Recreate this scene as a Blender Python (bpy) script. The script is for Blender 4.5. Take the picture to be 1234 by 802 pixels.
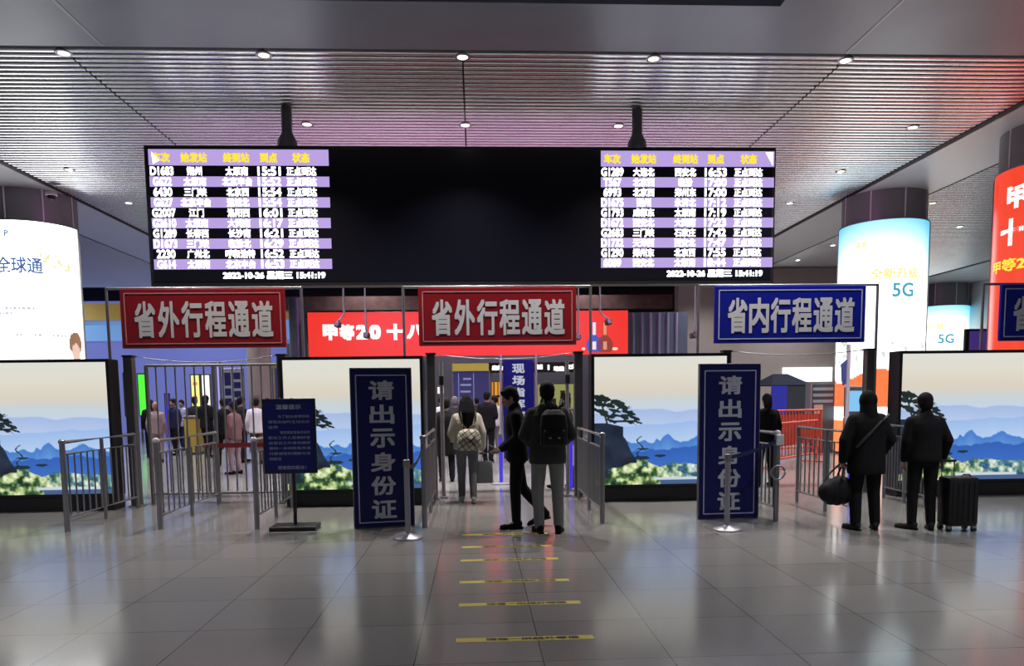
import bpy, bmesh, math, random
import numpy as np
from math import pi, sin, cos, radians, sqrt, tan
from mathutils import Vector, Matrix, Euler

sc = bpy.context.scene
for o in list(bpy.data.objects):
    bpy.data.objects.remove(o, do_unlink=True)
COL = sc.collection
random.seed(7)
RNG = np.random.RandomState(11)

# ------------------------------------------------------------------ camera, world, exposure
FOC, PPX, PPY, EYE = 890.0, 617.0, 557.0, 1.6
YAW, PITCH, ROLL = 0.047, 0.09, 0.012
cam_data = bpy.data.cameras.new('camera')
cam_data.sensor_fit = 'HORIZONTAL'
cam_data.sensor_width = 36.0
cam_data.lens = 36.0 * FOC / 1234.0
cam_data.shift_x = 0.0
cam_data.shift_y = (PPY - 401.0) / 1234.0
cam_data.clip_start = 0.05
cam_data.clip_end = 200
camera = bpy.data.objects.new('camera', cam_data)
COL.objects.link(camera)
CAMROT = (Matrix.Rotation(-YAW, 3, 'Z') @ Matrix.Rotation(pi / 2 - PITCH, 3, 'X') @ Matrix.Rotation(-ROLL, 3, 'Z'))
camera.matrix_world = Matrix.Translation((0, 0, EYE)) @ CAMROT.to_4x4()
sc.camera = camera

world = bpy.data.worlds.new('world')
sc.world = world
world.use_nodes = True
bg = world.node_tree.nodes['Background']
bg.inputs[0].default_value = (0.55, 0.62, 0.8, 1)
bg.inputs[1].default_value = 0.15

sc.view_settings.view_transform = 'Standard'
sc.view_settings.look = 'None'
sc.view_settings.gamma = 1.0
sc.view_settings.use_curve_mapping = False
sc.view_settings.exposure = 0.0
DOWNLIGHT_W = 125.0
BOX_EMIT = 0.95
COLUMN_EMIT = 2.2
BOARD_EMIT = 1.0
try:
    sc.cycles.max_bounces = 6
    sc.cycles.diffuse_bounces = 3
    sc.cycles.glossy_bounces = 3
    sc.cycles.caustics_reflective = False
    sc.cycles.caustics_refractive = False
    sc.cycles.sample_clamp_indirect = 3.0
except Exception:
    pass


def ray(px, py):
    return CAMROT @ Vector(((px - PPX) / FOC, -(py - PPY) / FOC, -1.0))


def at(px, py, Y):
    d = ray(px, py)
    return Vector((0, 0, EYE)) + d * (Y / d.y)


def gnd(px, py):
    d = ray(px, py)
    return Vector((0, 0, EYE)) + d * (-EYE / d.z)


# ------------------------------------------------------------------ materials
def lin(c):
    c = c / 255.0
    return c / 12.92 if c <= 0.04045 else ((c + 0.055) / 1.055) ** 2.4


def rgb(r, g, b):
    return (lin(r), lin(g), lin(b), 1.0)


MATS = {}


def mat(name, color=(0.5, 0.5, 0.5, 1), rough=0.5, metal=0.0, emit=None, strength=0.0, vary=0.0, scale=6.0, bump=0.0, spec=0.5):
    if name in MATS:
        return MATS[name]
    m = bpy.data.materials.new(name)
    m.use_nodes = True
    nt = m.node_tree
    b = nt.nodes['Principled BSDF']
    b.inputs['Base Color'].default_value = color
    b.inputs['Roughness'].default_value = rough
    b.inputs['Metallic'].default_value = metal
    b.inputs['Specular IOR Level'].default_value = spec
    if emit is not None:
        b.inputs['Emission Color'].default_value = emit
        b.inputs['Emission Strength'].default_value = strength
    if vary or bump:
        tc = nt.nodes.new('ShaderNodeTexCoord')
        nz = nt.nodes.new('ShaderNodeTexNoise')
        nz.inputs['Scale'].default_value = scale
        nz.inputs['Detail'].default_value = 4
        nt.links.new(tc.outputs['Object'], nz.inputs['Vector'])
        if vary:
            mp = nt.nodes.new('ShaderNodeMapRange')
            mp.inputs['To Min'].default_value = 1 - vary
            mp.inputs['To Max'].default_value = 1 + vary
            nt.links.new(nz.outputs['Fac'], mp.inputs['Value'])
            mx = nt.nodes.new('ShaderNodeVectorMath')
            mx.operation = 'SCALE'
            mx.inputs[0].default_value = color[:3]
            nt.links.new(mp.outputs['Result'], mx.inputs['Scale'])
            nt.links.new(mx.outputs['Vector'], b.inputs['Base Color'])
        if bump:
            bp = nt.nodes.new('ShaderNodeBump')
            bp.inputs['Strength'].default_value = bump
            bp.inputs['Distance'].default_value = 0.01
            nt.links.new(nz.outputs['Fac'], bp.inputs['Height'])
            nt.links.new(bp.outputs['Normal'], b.inputs['Normal'])
    MATS[name] = m
    return m


def mat_print(name, strength, rough=0.25):
    """a lit printed sheet: colours come from the sheet's own colour attribute"""
    if name in MATS:
        return MATS[name]
    m = bpy.data.materials.new(name)
    m.use_nodes = True
    nt = m.node_tree
    b = nt.nodes['Principled BSDF']
    b.inputs['Base Color'].default_value = (0.02, 0.02, 0.02, 1)
    b.inputs['Roughness'].default_value = rough
    a = nt.nodes.new('ShaderNodeAttribute')
    a.attribute_name = 'Col'
    nt.links.new(a.outputs['Color'], b.inputs['Emission Color'])
    b.inputs['Emission Strength'].default_value = strength
    MATS[name] = m
    return m


def mat_floor():
    m = bpy.data.materials.new('polished_granite_tile')
    m.use_nodes = True
    nt = m.node_tree
    b = nt.nodes['Principled BSDF']
    tc = nt.nodes.new('ShaderNodeTexCoord')
    mp = nt.nodes.new('ShaderNodeMapping')
    mp.inputs['Location'].default_value = (0.40, 0.35, 0)
    nt.links.new(tc.outputs['Object'], mp.inputs['Vector'])
    br = nt.nodes.new('ShaderNodeTexBrick')
    br.offset = 0.0
    br.inputs['Scale'].default_value = 1.0
    br.inputs['Brick Width'].default_value = 0.78
    br.inputs['Row Height'].default_value = 0.78
    br.inputs['Mortar Size'].default_value = 0.0035
    br.inputs['Mortar Smooth'].default_value = 0.2
    br.inputs['Bias'].default_value = 0.0
    br.inputs['Color1'].default_value = (0.20, 0.195, 0.185, 1)
    br.inputs['Color2'].default_value = (0.235, 0.23, 0.22, 1)
    br.inputs['Mortar'].default_value = (0.05, 0.048, 0.045, 1)
    nt.links.new(mp.outputs['Vector'], br.inputs['Vector'])
    nz = nt.nodes.new('ShaderNodeTexNoise')
    nz.inputs['Scale'].default_value = 140
    nz.inputs['Detail'].default_value = 3
    nt.links.new(tc.outputs['Object'], nz.inputs['Vector'])
    mr = nt.nodes.new('ShaderNodeMapRange')
    mr.inputs['To Min'].default_value = 0.72
    mr.inputs['To Max'].default_value = 1.28
    nt.links.new(nz.outputs['Fac'], mr.inputs['Value'])
    sv = nt.nodes.new('ShaderNodeVectorMath')
    sv.operation = 'SCALE'
    nt.links.new(br.outputs['Color'], sv.inputs[0])
    nt.links.new(mr.outputs['Result'], sv.inputs['Scale'])
    nt.links.new(sv.outputs['Vector'], b.inputs['Base Color'])
    n2 = nt.nodes.new('ShaderNodeTexNoise')
    n2.inputs['Scale'].default_value = 1.7
    n2.inputs['Detail'].default_value = 5
    nt.links.new(tc.outputs['Object'], n2.inputs['Vector'])
    m2 = nt.nodes.new('ShaderNodeMapRange')
    m2.inputs['To Min'].default_value = 0.10
    m2.inputs['To Max'].default_value = 0.22
    nt.links.new(n2.outputs['Fac'], m2.inputs['Value'])
    nt.links.new(m2.outputs['Result'], b.inputs['Roughness'])
    b.inputs['Specular IOR Level'].default_value = 0.85
    n3 = nt.nodes.new('ShaderNodeTexNoise')
    n3.inputs['Scale'].default_value = 9
    n3.inputs['Detail'].default_value = 3
    nt.links.new(tc.outputs['Object'], n3.inputs['Vector'])
    bp = nt.nodes.new('ShaderNodeBump')
    bp.inputs['Strength'].default_value = 0.05
    bp.inputs['Distance'].default_value = 0.01
    nt.links.new(n3.outputs['Fac'], bp.inputs['Height'])
    nt.links.new(bp.outputs['Normal'], b.inputs['Normal'])
    return m


M_FLOOR = mat_floor()
M_SLAT = mat('white_metal_slat', (0.84, 0.85, 0.88, 1), 0.19, 0.75, vary=0.06, scale=1.5)
M_FLATC = mat('smooth_ceiling_panel', (0.62, 0.64, 0.66, 1), 0.34, 0.1, vary=0.05, scale=0.8)
M_BAND = mat('grey_ceiling_band', (0.225, 0.245, 0.29, 1), 0.40, 0.15, vary=0.14, scale=1.2, bump=0.15)
M_DARKV = mat('dark_void', (0.012, 0.012, 0.014, 1), 0.7)
M_BLACK = mat('black_metal', (0.012, 0.012, 0.013, 1), 0.38, 0.2)
M_BLACKP = mat('black_screen', (0.004, 0.004, 0.009, 1), 0.22)
M_STEEL = mat('brushed_steel', (0.29, 0.285, 0.30, 1), 0.36, 0.85, vary=0.06, scale=20)
M_STEELD = mat('dull_steel', (0.24, 0.235, 0.24, 1), 0.4, 0.7, vary=0.08, scale=20)
M_STEELW = mat('pale_steel', (0.36, 0.36, 0.39, 1), 0.42, 0.8)
M_POST = mat('grey_painted_post', (0.10, 0.098, 0.1, 1), 0.45, 0.3, vary=0.08)
M_COLG = mat('grey_metal_cladding', (0.20, 0.195, 0.21, 1), 0.38, 0.4, vary=0.06)
M_RED = mat('dark_red_board', (0.24, 0.006, 0.012, 1), 0.3, vary=0.05)
M_BLUE = mat('deep_blue_board', (0.004, 0.010, 0.26, 1), 0.35, vary=0.06, spec=0.3)
M_NAVY = mat('navy_board', (0.005, 0.006, 0.095, 1), 0.35, vary=0.06, spec=0.3)
M_LETTER = mat('white_vinyl_letter', (0.62, 0.62, 0.64, 1), 0.4)
M_LETTERD = mat('grey_vinyl_letter', (0.52, 0.53, 0.60, 1), 0.4)
M_TAPE = mat('yellow_floor_vinyl', (0.55, 0.45, 0.06, 1), 0.45, vary=0.2, scale=12)
M_TAPED = mat('dark_print', (0.05, 0.045, 0.03, 1), 0.5)


def emat(name, c, s):
    return mat(name, (0.02, 0.02, 0.02, 1), 0.3, 0, c, s)


E_WHITE = emat('lit_white_text', (1, 1, 1, 1), 3.0 * BOARD_EMIT)
E_LAV = emat('lit_lavender_row', rgb(182, 158, 222), 1.05 * BOARD_EMIT)
E_YEL = emat('lit_yellow_text', rgb(250, 226, 40), 1.1 * BOARD_EMIT)
E_LAMP = emat('lamp_diffuser', (1, 0.94, 0.84, 1), 9.0)
E_LAMPY = emat('warm_lamp_diffuser', (1, 0.78, 0.4, 1), 6.0)


# ------------------------------------------------------------------ mesh builder
def frame_for(d):
    d = Vector(d).normalized()
    up = Vector((0, 0, 1)) if abs(d.z) < 0.95 else Vector((1, 0, 0))
    a = d.cross(up).normalized()
    return a, a.cross(d).normalized()


class MB:
    def __init__(self):
        self.v, self.f = [], []

    def add(self, vs, fs):
        n = len(self.v)
        self.v.extend([tuple(p) for p in vs])
        self.f.extend([tuple(i + n for i in f) for f in fs])
        return self

    def box(self, c, s, b=0.0, rot=None):
        bm = bmesh.new()
        bmesh.ops.create_cube(bm, size=1.0)
        bmesh.ops.scale(bm, vec=s, verts=bm.verts)
        if b > 0:
            bmesh.ops.bevel(bm, geom=bm.edges[:], offset=b, segments=2, profile=0.5, affect='EDGES')
        M = Matrix.Translation(Vector(c)) @ (rot.to_4x4() if rot else Matrix.Identity(4))
        bm.verts.index_update()
        self.add([M @ v.co for v in bm.verts], [[v.index for v in f.verts] for f in bm.faces])
        bm.free()
        return self

    def span(self, a, b_, bev=0.0):
        a, b_ = Vector(a), Vector(b_)
        s = b_ - a
        return self.box((a + b_) / 2, (abs(s.x), abs(s.y), abs(s.z)), bev)

    def cyl(self, p0, p1, r0, r1=None, n=12):
        r1 = r0 if r1 is None else r1
        p0, p1 = Vector(p0), Vector(p1)
        a, b = frame_for(p1 - p0)
        vs = []
        for p, r in ((p0, r0), (p1, r1)):
            for k in range(n):
                t = 2 * pi * k / n
                vs.append(p + a * (r * cos(t)) + b * (r * sin(t)))
        fs = [(k, (k + 1) % n, n + (k + 1) % n, n + k) for k in range(n)]
        fs += [tuple(range(n - 1, -1, -1)), tuple(range(n, 2 * n))]
        return self.add(vs, fs)

    def tube(self, pts, r, n=8):
        pts = [Vector(p) for p in pts]
        vs, fs = [], []
        a = None
        for i, p in enumerate(pts):
            d = (pts[min(i + 1, len(pts) - 1)] - pts[max(i - 1, 0)]).normalized()
            if a is None:
                a, b = frame_for(d)
            else:
                a = (a - d * a.dot(d)).normalized()
                b = d.cross(a)
            rr = r[i] if isinstance(r, (list, tuple)) else r
            for k in range(n):
                t = 2 * pi * k / n
                vs.append(p + a * (rr * cos(t)) + b * (rr * sin(t)))
        for i in range(len(pts) - 1):
            for k in range(n):
                fs.append((i * n + k, i * n + (k + 1) % n, (i + 1) * n + (k + 1) % n, (i + 1) * n + k))
        m = (len(pts) - 1) * n
        fs += [tuple(range(n - 1, -1, -1)), tuple(range(m, m + n))]
        return self.add(vs, fs)

    def lathe(self, prof, c=(0, 0, 0), n=24, caps=True):
        vs, fs = [], []
        for r, z in prof:
            for k in range(n):
                t = 2 * pi * k / n
                vs.append((c[0] + r * cos(t), c[1] + r * sin(t), c[2] + z))
        for i in range(len(prof) - 1):
            for k in range(n):
                fs.append((i * n + k, i * n + (k + 1) % n, (i + 1) * n + (k + 1) % n, (i + 1) * n + k))
        m = (len(prof) - 1) * n
        if caps:
            fs += [tuple(range(n - 1, -1, -1)), tuple(range(m, m + n))]
        return self.add(vs, fs)

    def ell(self, c, r, rot=None, n=14, m=9):
        c = Vector(c)
        vs, fs = [], []
        R = rot if rot else Matrix.Identity(3)
        vs.append(c + R @ Vector((0, 0, -r[2])))
        for i in range(1, m):
            ph = -pi / 2 + pi * i / m
            for k in range(n):
                t = 2 * pi * k / n
                vs.append(c + R @ Vector((r[0] * cos(ph) * cos(t), r[1] * cos(ph) * sin(t), r[2] * sin(ph))))
        vs.append(c + R @ Vector((0, 0, r[2])))
        for k in range(n):
            fs.append((0, 1 + (k + 1) % n, 1 + k))
        for i in range(m - 2):
            for k in range(n):
                a = 1 + i * n
                fs.append((a + k, a + (k + 1) % n, a + n + (k + 1) % n, a + n + k))
        a = 1 + (m - 2) * n
        for k in range(n):
            fs.append((a + k, a + (k + 1) % n, len(vs) - 1))
        return self.add(vs, fs)

    def rcone(self, p0, p1, r0, r1, n=12):
        self.ell(p0, (r0, r0, r0), n=n, m=8)
        self.ell(p1, (r1, r1, r1), n=n, m=8)
        return self.cyl(p0, p1, r0, r1, n)

    def loft(self, rings, n=20, e=2.3, xf=None):
        """rings: (z, cx, cy, rx, ry)"""
        vs, fs = [], []
        for z, cx, cy, rx, ry in rings:
            for k in range(n):
                t = 2 * pi * k / n
                ct, st = cos(t), sin(t)
                p = Vector((cx + rx * math.copysign(abs(ct) ** (2 / e), ct), cy + ry * math.copysign(abs(st) ** (2 / e), st), z))
                vs.append(xf(p) if xf else p)
        for i in range(len(rings) - 1):
            for k in range(n):
                fs.append((i * n + k, i * n + (k + 1) % n, (i + 1) * n + (k + 1) % n, (i + 1) * n + k))
        m = (len(rings) - 1) * n
        fs += [tuple(range(n - 1, -1, -1)), tuple(range(m, m + n))]
        return self.add(vs, fs)

    def extrude(self, outline, y0, y1):
        """outline (x, z) extruded along y"""
        n = len(outline)
        vs = [(x, y0, z) for x, z in outline] + [(x, y1, z) for x, z in outline]
        fs = [tuple(range(n)), tuple(range(2 * n - 1, n - 1, -1))]
        fs += [(k, n + k, n + (k + 1) % n, (k + 1) % n) for k in range(n)]
        return self.add(vs, fs)

    def text(self, s, c, u, v, w=None, h=None, bold=0.02, fn=None, off=0.0):
        """text centred at c; u, v unit vectors along and up; fit to height h (and width w if given)"""
        co, fs = glyphs(s)
        if len(co) == 0:
            return self
        if bold > 0:      # heavier strokes: the glyph repeated a stroke's breadth apart
            n0 = len(co)
            sh = [(-1, -1), (-1, 1), (1, -1), (1, 1)] if bold < 0.03 else [(-1, -1), (-1, 1), (1, -1), (1, 1), (0, 0), (-1, 0), (1, 0)]
            nl = len(co)
            co = np.concatenate([co + np.array(d_) * bold for d_ in sh])
            fs = [tuple(i + n0 * q for i in f) for q in range(len(sh)) for f in fs]
        else:
            nl = len(co)
        lo, hi = co.min(0), co.max(0)
        sx = sy = 1.0
        if h:
            sx = sy = h / (hi[1] - lo[1])
        if w:
            sx = w / (hi[0] - lo[0])
            if not h:
                sy = sx
        c, u, v = Vector(c), Vector(u), Vector(v)
        nrm = u.cross(v)
        mid = (lo + hi) / 2
        out = []
        for q, (x, y) in enumerate(co):
            a, b = (x - mid[0]) * sx, (y - mid[1]) * sy
            out.append(fn(a, b) if fn else c + u * a + v * b + nrm * (off + 0.0004 * (q // nl)))
        return self.add(out, fs)

    def build(self, name, m, parent=None, smooth=None, loc=None):
        me = bpy.data.meshes.new(name)
        me.from_pydata(self.v, [], self.f)
        me.update()
        if m:
            me.materials.append(m)
        if smooth:
            me.shade_smooth()
            if smooth < 180:
                me.set_sharp_from_angle(angle=radians(smooth))
        o = bpy.data.objects.new(name, me)
        COL.objects.link(o)
        if parent:
            o.parent = parent
        if loc:
            o.location = loc
        return o


GLY = {}


def glyphs(s):
    key = s
    if key not in GLY:
        cu = bpy.data.curves.new('glyph', 'FONT')
        cu.body = s
        cu.size = 1.0
        cu.resolution_u = 3
        cu.fill_mode = 'FRONT'
        ob = bpy.data.objects.new('glyph', cu)
        COL.objects.link(ob)
        dg = bpy.context.evaluated_depsgraph_get()
        me = bpy.data.meshes.new_from_object(ob.evaluated_get(dg))
        co = np.array([(v.co.x, v.co.y) for v in me.vertices]) if len(me.vertices) else np.zeros((0, 2))
        fs = [tuple(p.vertices) for p in me.polygons]
        bpy.data.objects.remove(ob)
        bpy.data.curves.remove(cu)
        bpy.data.meshes.remove(me)
        GLY[key] = (co, fs)
    return GLY[key]


def tag(o, label, cat, group=None, kind=None):
    o['label'] = label
    o['category'] = cat
    if group:
        o['group'] = group
    if kind:
        o['kind'] = kind
    return o


def thing(name, label, cat, loc=(0, 0, 0), rotz=0.0, group=None):
    o = bpy.data.objects.new(name, None)
    o.empty_display_size = 0.1
    COL.objects.link(o)
    o.location = loc
    o.rotation_euler = (0, 0, rotz)
    return tag(o, label, cat, group)


def struct(name, mb, m, label=None, cat=None, smooth=None):
    o = mb.build(name, m, smooth=smooth)
    o['kind'] = 'structure'
    o['label'] = label or name.replace('_', ' ')
    o['category'] = cat or name.split('_')[0]
    return o


def copy_tree(o, parent=None):
    c = o.copy()
    COL.objects.link(c)
    if parent:
        c.parent = parent
    for ch in o.children:
        copy_tree(ch, c)
    return c


X3, Z3 = Vector((1, 0, 0)), Vector((0, 0, 1))

# ------------------------------------------------------------------ the setting
CEIL = 6.5
YBACK = 38.0
Y_END = 33.5
struct('floor', MB().span((-24, -3, -0.1), (24, 41, 0)), M_FLOOR, 'polished grey granite tile floor of the station hall', 'floor')

band = MB()
band.span((-24, -3, CEIL), (-4.35, 11.0, CEIL + 0.3))
band.span((3.95, -3, CEIL), (24, 11.0, CEIL + 0.3))
band.span((-4.35, 9.72, CEIL), (3.95, 11.0, CEIL + 0.3))
band.span((-4.35, -3, CEIL + 0.22), (3.95, 9.72, CEIL + 0.3))
struct('ceiling', band, M_BAND, 'smooth dark grey ceiling band above the front of the hall', 'ceiling')
struct('trim_1', MB().span((-4.34, -2.9, CEIL + 0.10), (3.94, 9.70, CEIL + 0.21)), M_BLACK, 'black recessed ceiling panel at the top edge', 'trim')
sm = MB()
for x in (-5.1, 5.45):
    sm.span((x - 0.02, -3, CEIL - 0.006), (x + 0.02, 10.98, CEIL - 0.0005))
struct('trim_2', sm, mat('seam_cover', (0.42, 0.42, 0.45, 1), 0.4), 'pale seam strips across the smooth ceiling band', 'trim')

struct('trim_3', MB().span((-24, 11.0, CEIL + 0.16), (24, Y_END, CEIL + 0.3)), M_DARKV, 'dark void above the ceiling slats', 'ceiling')


def slats(x0, x1, y0, y1, gaps):
    b = MB()
    y = y0
    pitch, w, h = 0.150, 0.098, 0.05
    prof = [(0, h), (0, 0.012), (0.012, 0.003), (w * 0.5, 0.0), (w - 0.012, 0.003), (w, 0.012), (w, h)]
    edges = [x0] + sorted(gaps) + [x1]
    while y + w < y1:
        for i in range(len(edges) - 1):
            a = edges[i] + (0.012 if i else 0)
            c = edges[i + 1] - (0.012 if i < len(edges) - 2 else 0)
            vs = [(xx, y + py, CEIL + pz) for xx in (a, c) for py, pz in prof]
            n = len(prof)
            fs = [(k, k + 1, n + k + 1, n + k) for k in range(n - 1)]
            b.add(vs, fs)
        y += pitch
    return b


struct('ceiling_slats_middle', slats(-9.62, 9.40, 11.12, Y_END, [-5.72, -0.12, 5.55]), M_SLAT, 'silver slatted ceiling over the middle of the hall', 'ceiling', smooth=35)
struct('ceiling_slats_left', slats(-23.9, -11.64, 11.12, Y_END, []), M_SLAT, 'silver slatted ceiling left of the white poster column', 'ceiling', smooth=35)
struct('ceiling_slats_right', slats(11.42, 19.5, 11.12, Y_END, []), M_SLAT, 'silver slatted ceiling right of the blue and white poster column', 'ceiling', smooth=35)
for nm, a, b in (('trim_4', -11.54, -9.70), ('trim_5', 9.50, 11.32), ('trim_6', 19.6, 23.9)):
    struct(nm, MB().span((a, 11.12, CEIL - 0.03), (b, Y_END, CEIL + 0.08)), M_FLATC, 'flat ceiling strip running over the columns', 'ceiling')

gp = MB()  # black filler laid over the gaps in place of their shade
for a, b in ((-11.645, -11.535), (-9.705, -9.60), (9.38, 9.505), (11.315, 11.425), (19.49, 19.61)):
    gp.span((a, 11.1, CEIL - 0.012), (b, Y_END - 0.01, CEIL - 0.001))
struct('trim_10', gp, M_DARKV, 'black strips painting in the gap shade beside the flat ceiling strips', 'trim')

# side and back walls
M_WALLP = mat('pale_wall_panel', (0.70, 0.76, 0.76, 1), 0.5, vary=0.05)
M_WALLD = mat('dark_upper_wall', (0.02, 0.02, 0.026, 1), 0.5, vary=0.2)
M_STONE = mat('beige_stone_wall', (0.27, 0.235, 0.21, 1), 0.5, vary=0.12, scale=2)
struct('wall_left', MB().span((-24.2, 8, 0), (-24, 41, CEIL + 2.5)), M_WALLP, 'pale side wall of the hall on the left', 'wall')
struct('wall_right', MB().span((22.7, 8, 0), (22.9, 41, CEIL + 2.5)), M_WALLP, 'pale side wall of the hall on the right', 'wall')
struct('wall_back', MB().span((-24, YBACK + 2, 0), (24, YBACK + 2.2, CEIL + 2.5)), M_WALLD, 'dark far end wall of the hall', 'wall')
struct('ceiling_far', MB().span((-24, Y_END, CEIL + 1.9), (24, YBACK + 2, CEIL + 2.1)), M_DARKV, 'dark raised ceiling over the far concourse', 'ceiling')
struct('trim_7', MB().span((-24, Y_END, CEIL + 0.0), (24, Y_END + 0.12, CEIL + 2.0)), M_WALLD, 'dark fascia where the slatted ceiling ends', 'trim')

# left far wall: blue lit shop wall with a yellow strip and pale blue windows
zz = lambda y, Y: at(300, y, Y).z
Yl = YBACK
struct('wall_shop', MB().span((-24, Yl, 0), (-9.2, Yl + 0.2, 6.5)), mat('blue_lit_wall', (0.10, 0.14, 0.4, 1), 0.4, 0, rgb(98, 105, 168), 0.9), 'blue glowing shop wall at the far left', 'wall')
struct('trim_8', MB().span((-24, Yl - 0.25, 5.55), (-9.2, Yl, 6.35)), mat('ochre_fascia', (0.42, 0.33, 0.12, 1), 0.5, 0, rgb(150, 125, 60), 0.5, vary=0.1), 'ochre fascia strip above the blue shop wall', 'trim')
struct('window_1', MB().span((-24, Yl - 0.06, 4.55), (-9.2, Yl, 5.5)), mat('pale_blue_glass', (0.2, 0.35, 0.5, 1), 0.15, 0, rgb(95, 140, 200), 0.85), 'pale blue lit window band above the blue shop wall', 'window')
# centre far
struct('trim_9', MB().span((-9.2, 36.0, 5.75), (9.6, 36.5, 6.4)), mat('rosy_timber_beam', (0.22, 0.13, 0.11, 1), 0.45, 0.1, vary=0.5, scale=3), 'brownish pink beam above the red lit banner', 'trim')
cw = MB().span((7.4, 27.0, 0), (8.95, 27.5, 6.45))
struct('wall_pier', cw, M_STONE, 'beige stone pier right of the dark shutter', 'wall')
struct('wall_stone', MB().span((8.95, 29.0, 0), (15.6, 29.3, 6.45)), M_STONE, 'beige stone wall behind the blue tent', 'wall')
p0, p1 = at(943, 460, 28.95), at(1003, 442, 28.95)
struct('window_2', MB().span((p0.x, 28.93, p0.z), (p1.x, 28.99, p1.z)), emat('daylit_window', (0.85, 0.97, 1, 1), 1.5), 'bright white window band in the beige stone wall', 'window')
struct('wall_gate', MB().span((-9.0, 36.05, 0), (8.0, 36.25, 4.2)), mat('violet_grey_wall', (0.36, 0.34, 0.42, 1), 0.5, vary=0.1, scale=1), 'violet grey far wall at the end of the passage', 'wall')
# ------------------------------------------------------------------ poster art (sRGB grids)


def vnoise(x, y, seed=0):
    r = np.random.RandomState(seed).rand(64, 64)
    xi, yi = np.floor(x).astype(int), np.floor(y).astype(int)
    fx, fy = x - xi, y - yi
    fx, fy = fx * fx * (3 - 2 * fx), fy * fy * (3 - 2 * fy)
    g = lambda a, b: r[a % 64, b % 64]
    return (g(xi, yi) * (1 - fx) + g(xi + 1, yi) * fx) * (1 - fy) + (g(xi, yi + 1) * (1 - fx) + g(xi + 1, yi + 1) * fx) * fy


def fbm(x, y, seed=0, o=4):
    t, a, s = 0, 0.5, 0
    for k in range(o):
        t = t + a * vnoise(x * 2 ** k, y * 2 ** k, seed + k)
        s += a
        a *= 0.5
    return t / s


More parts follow.
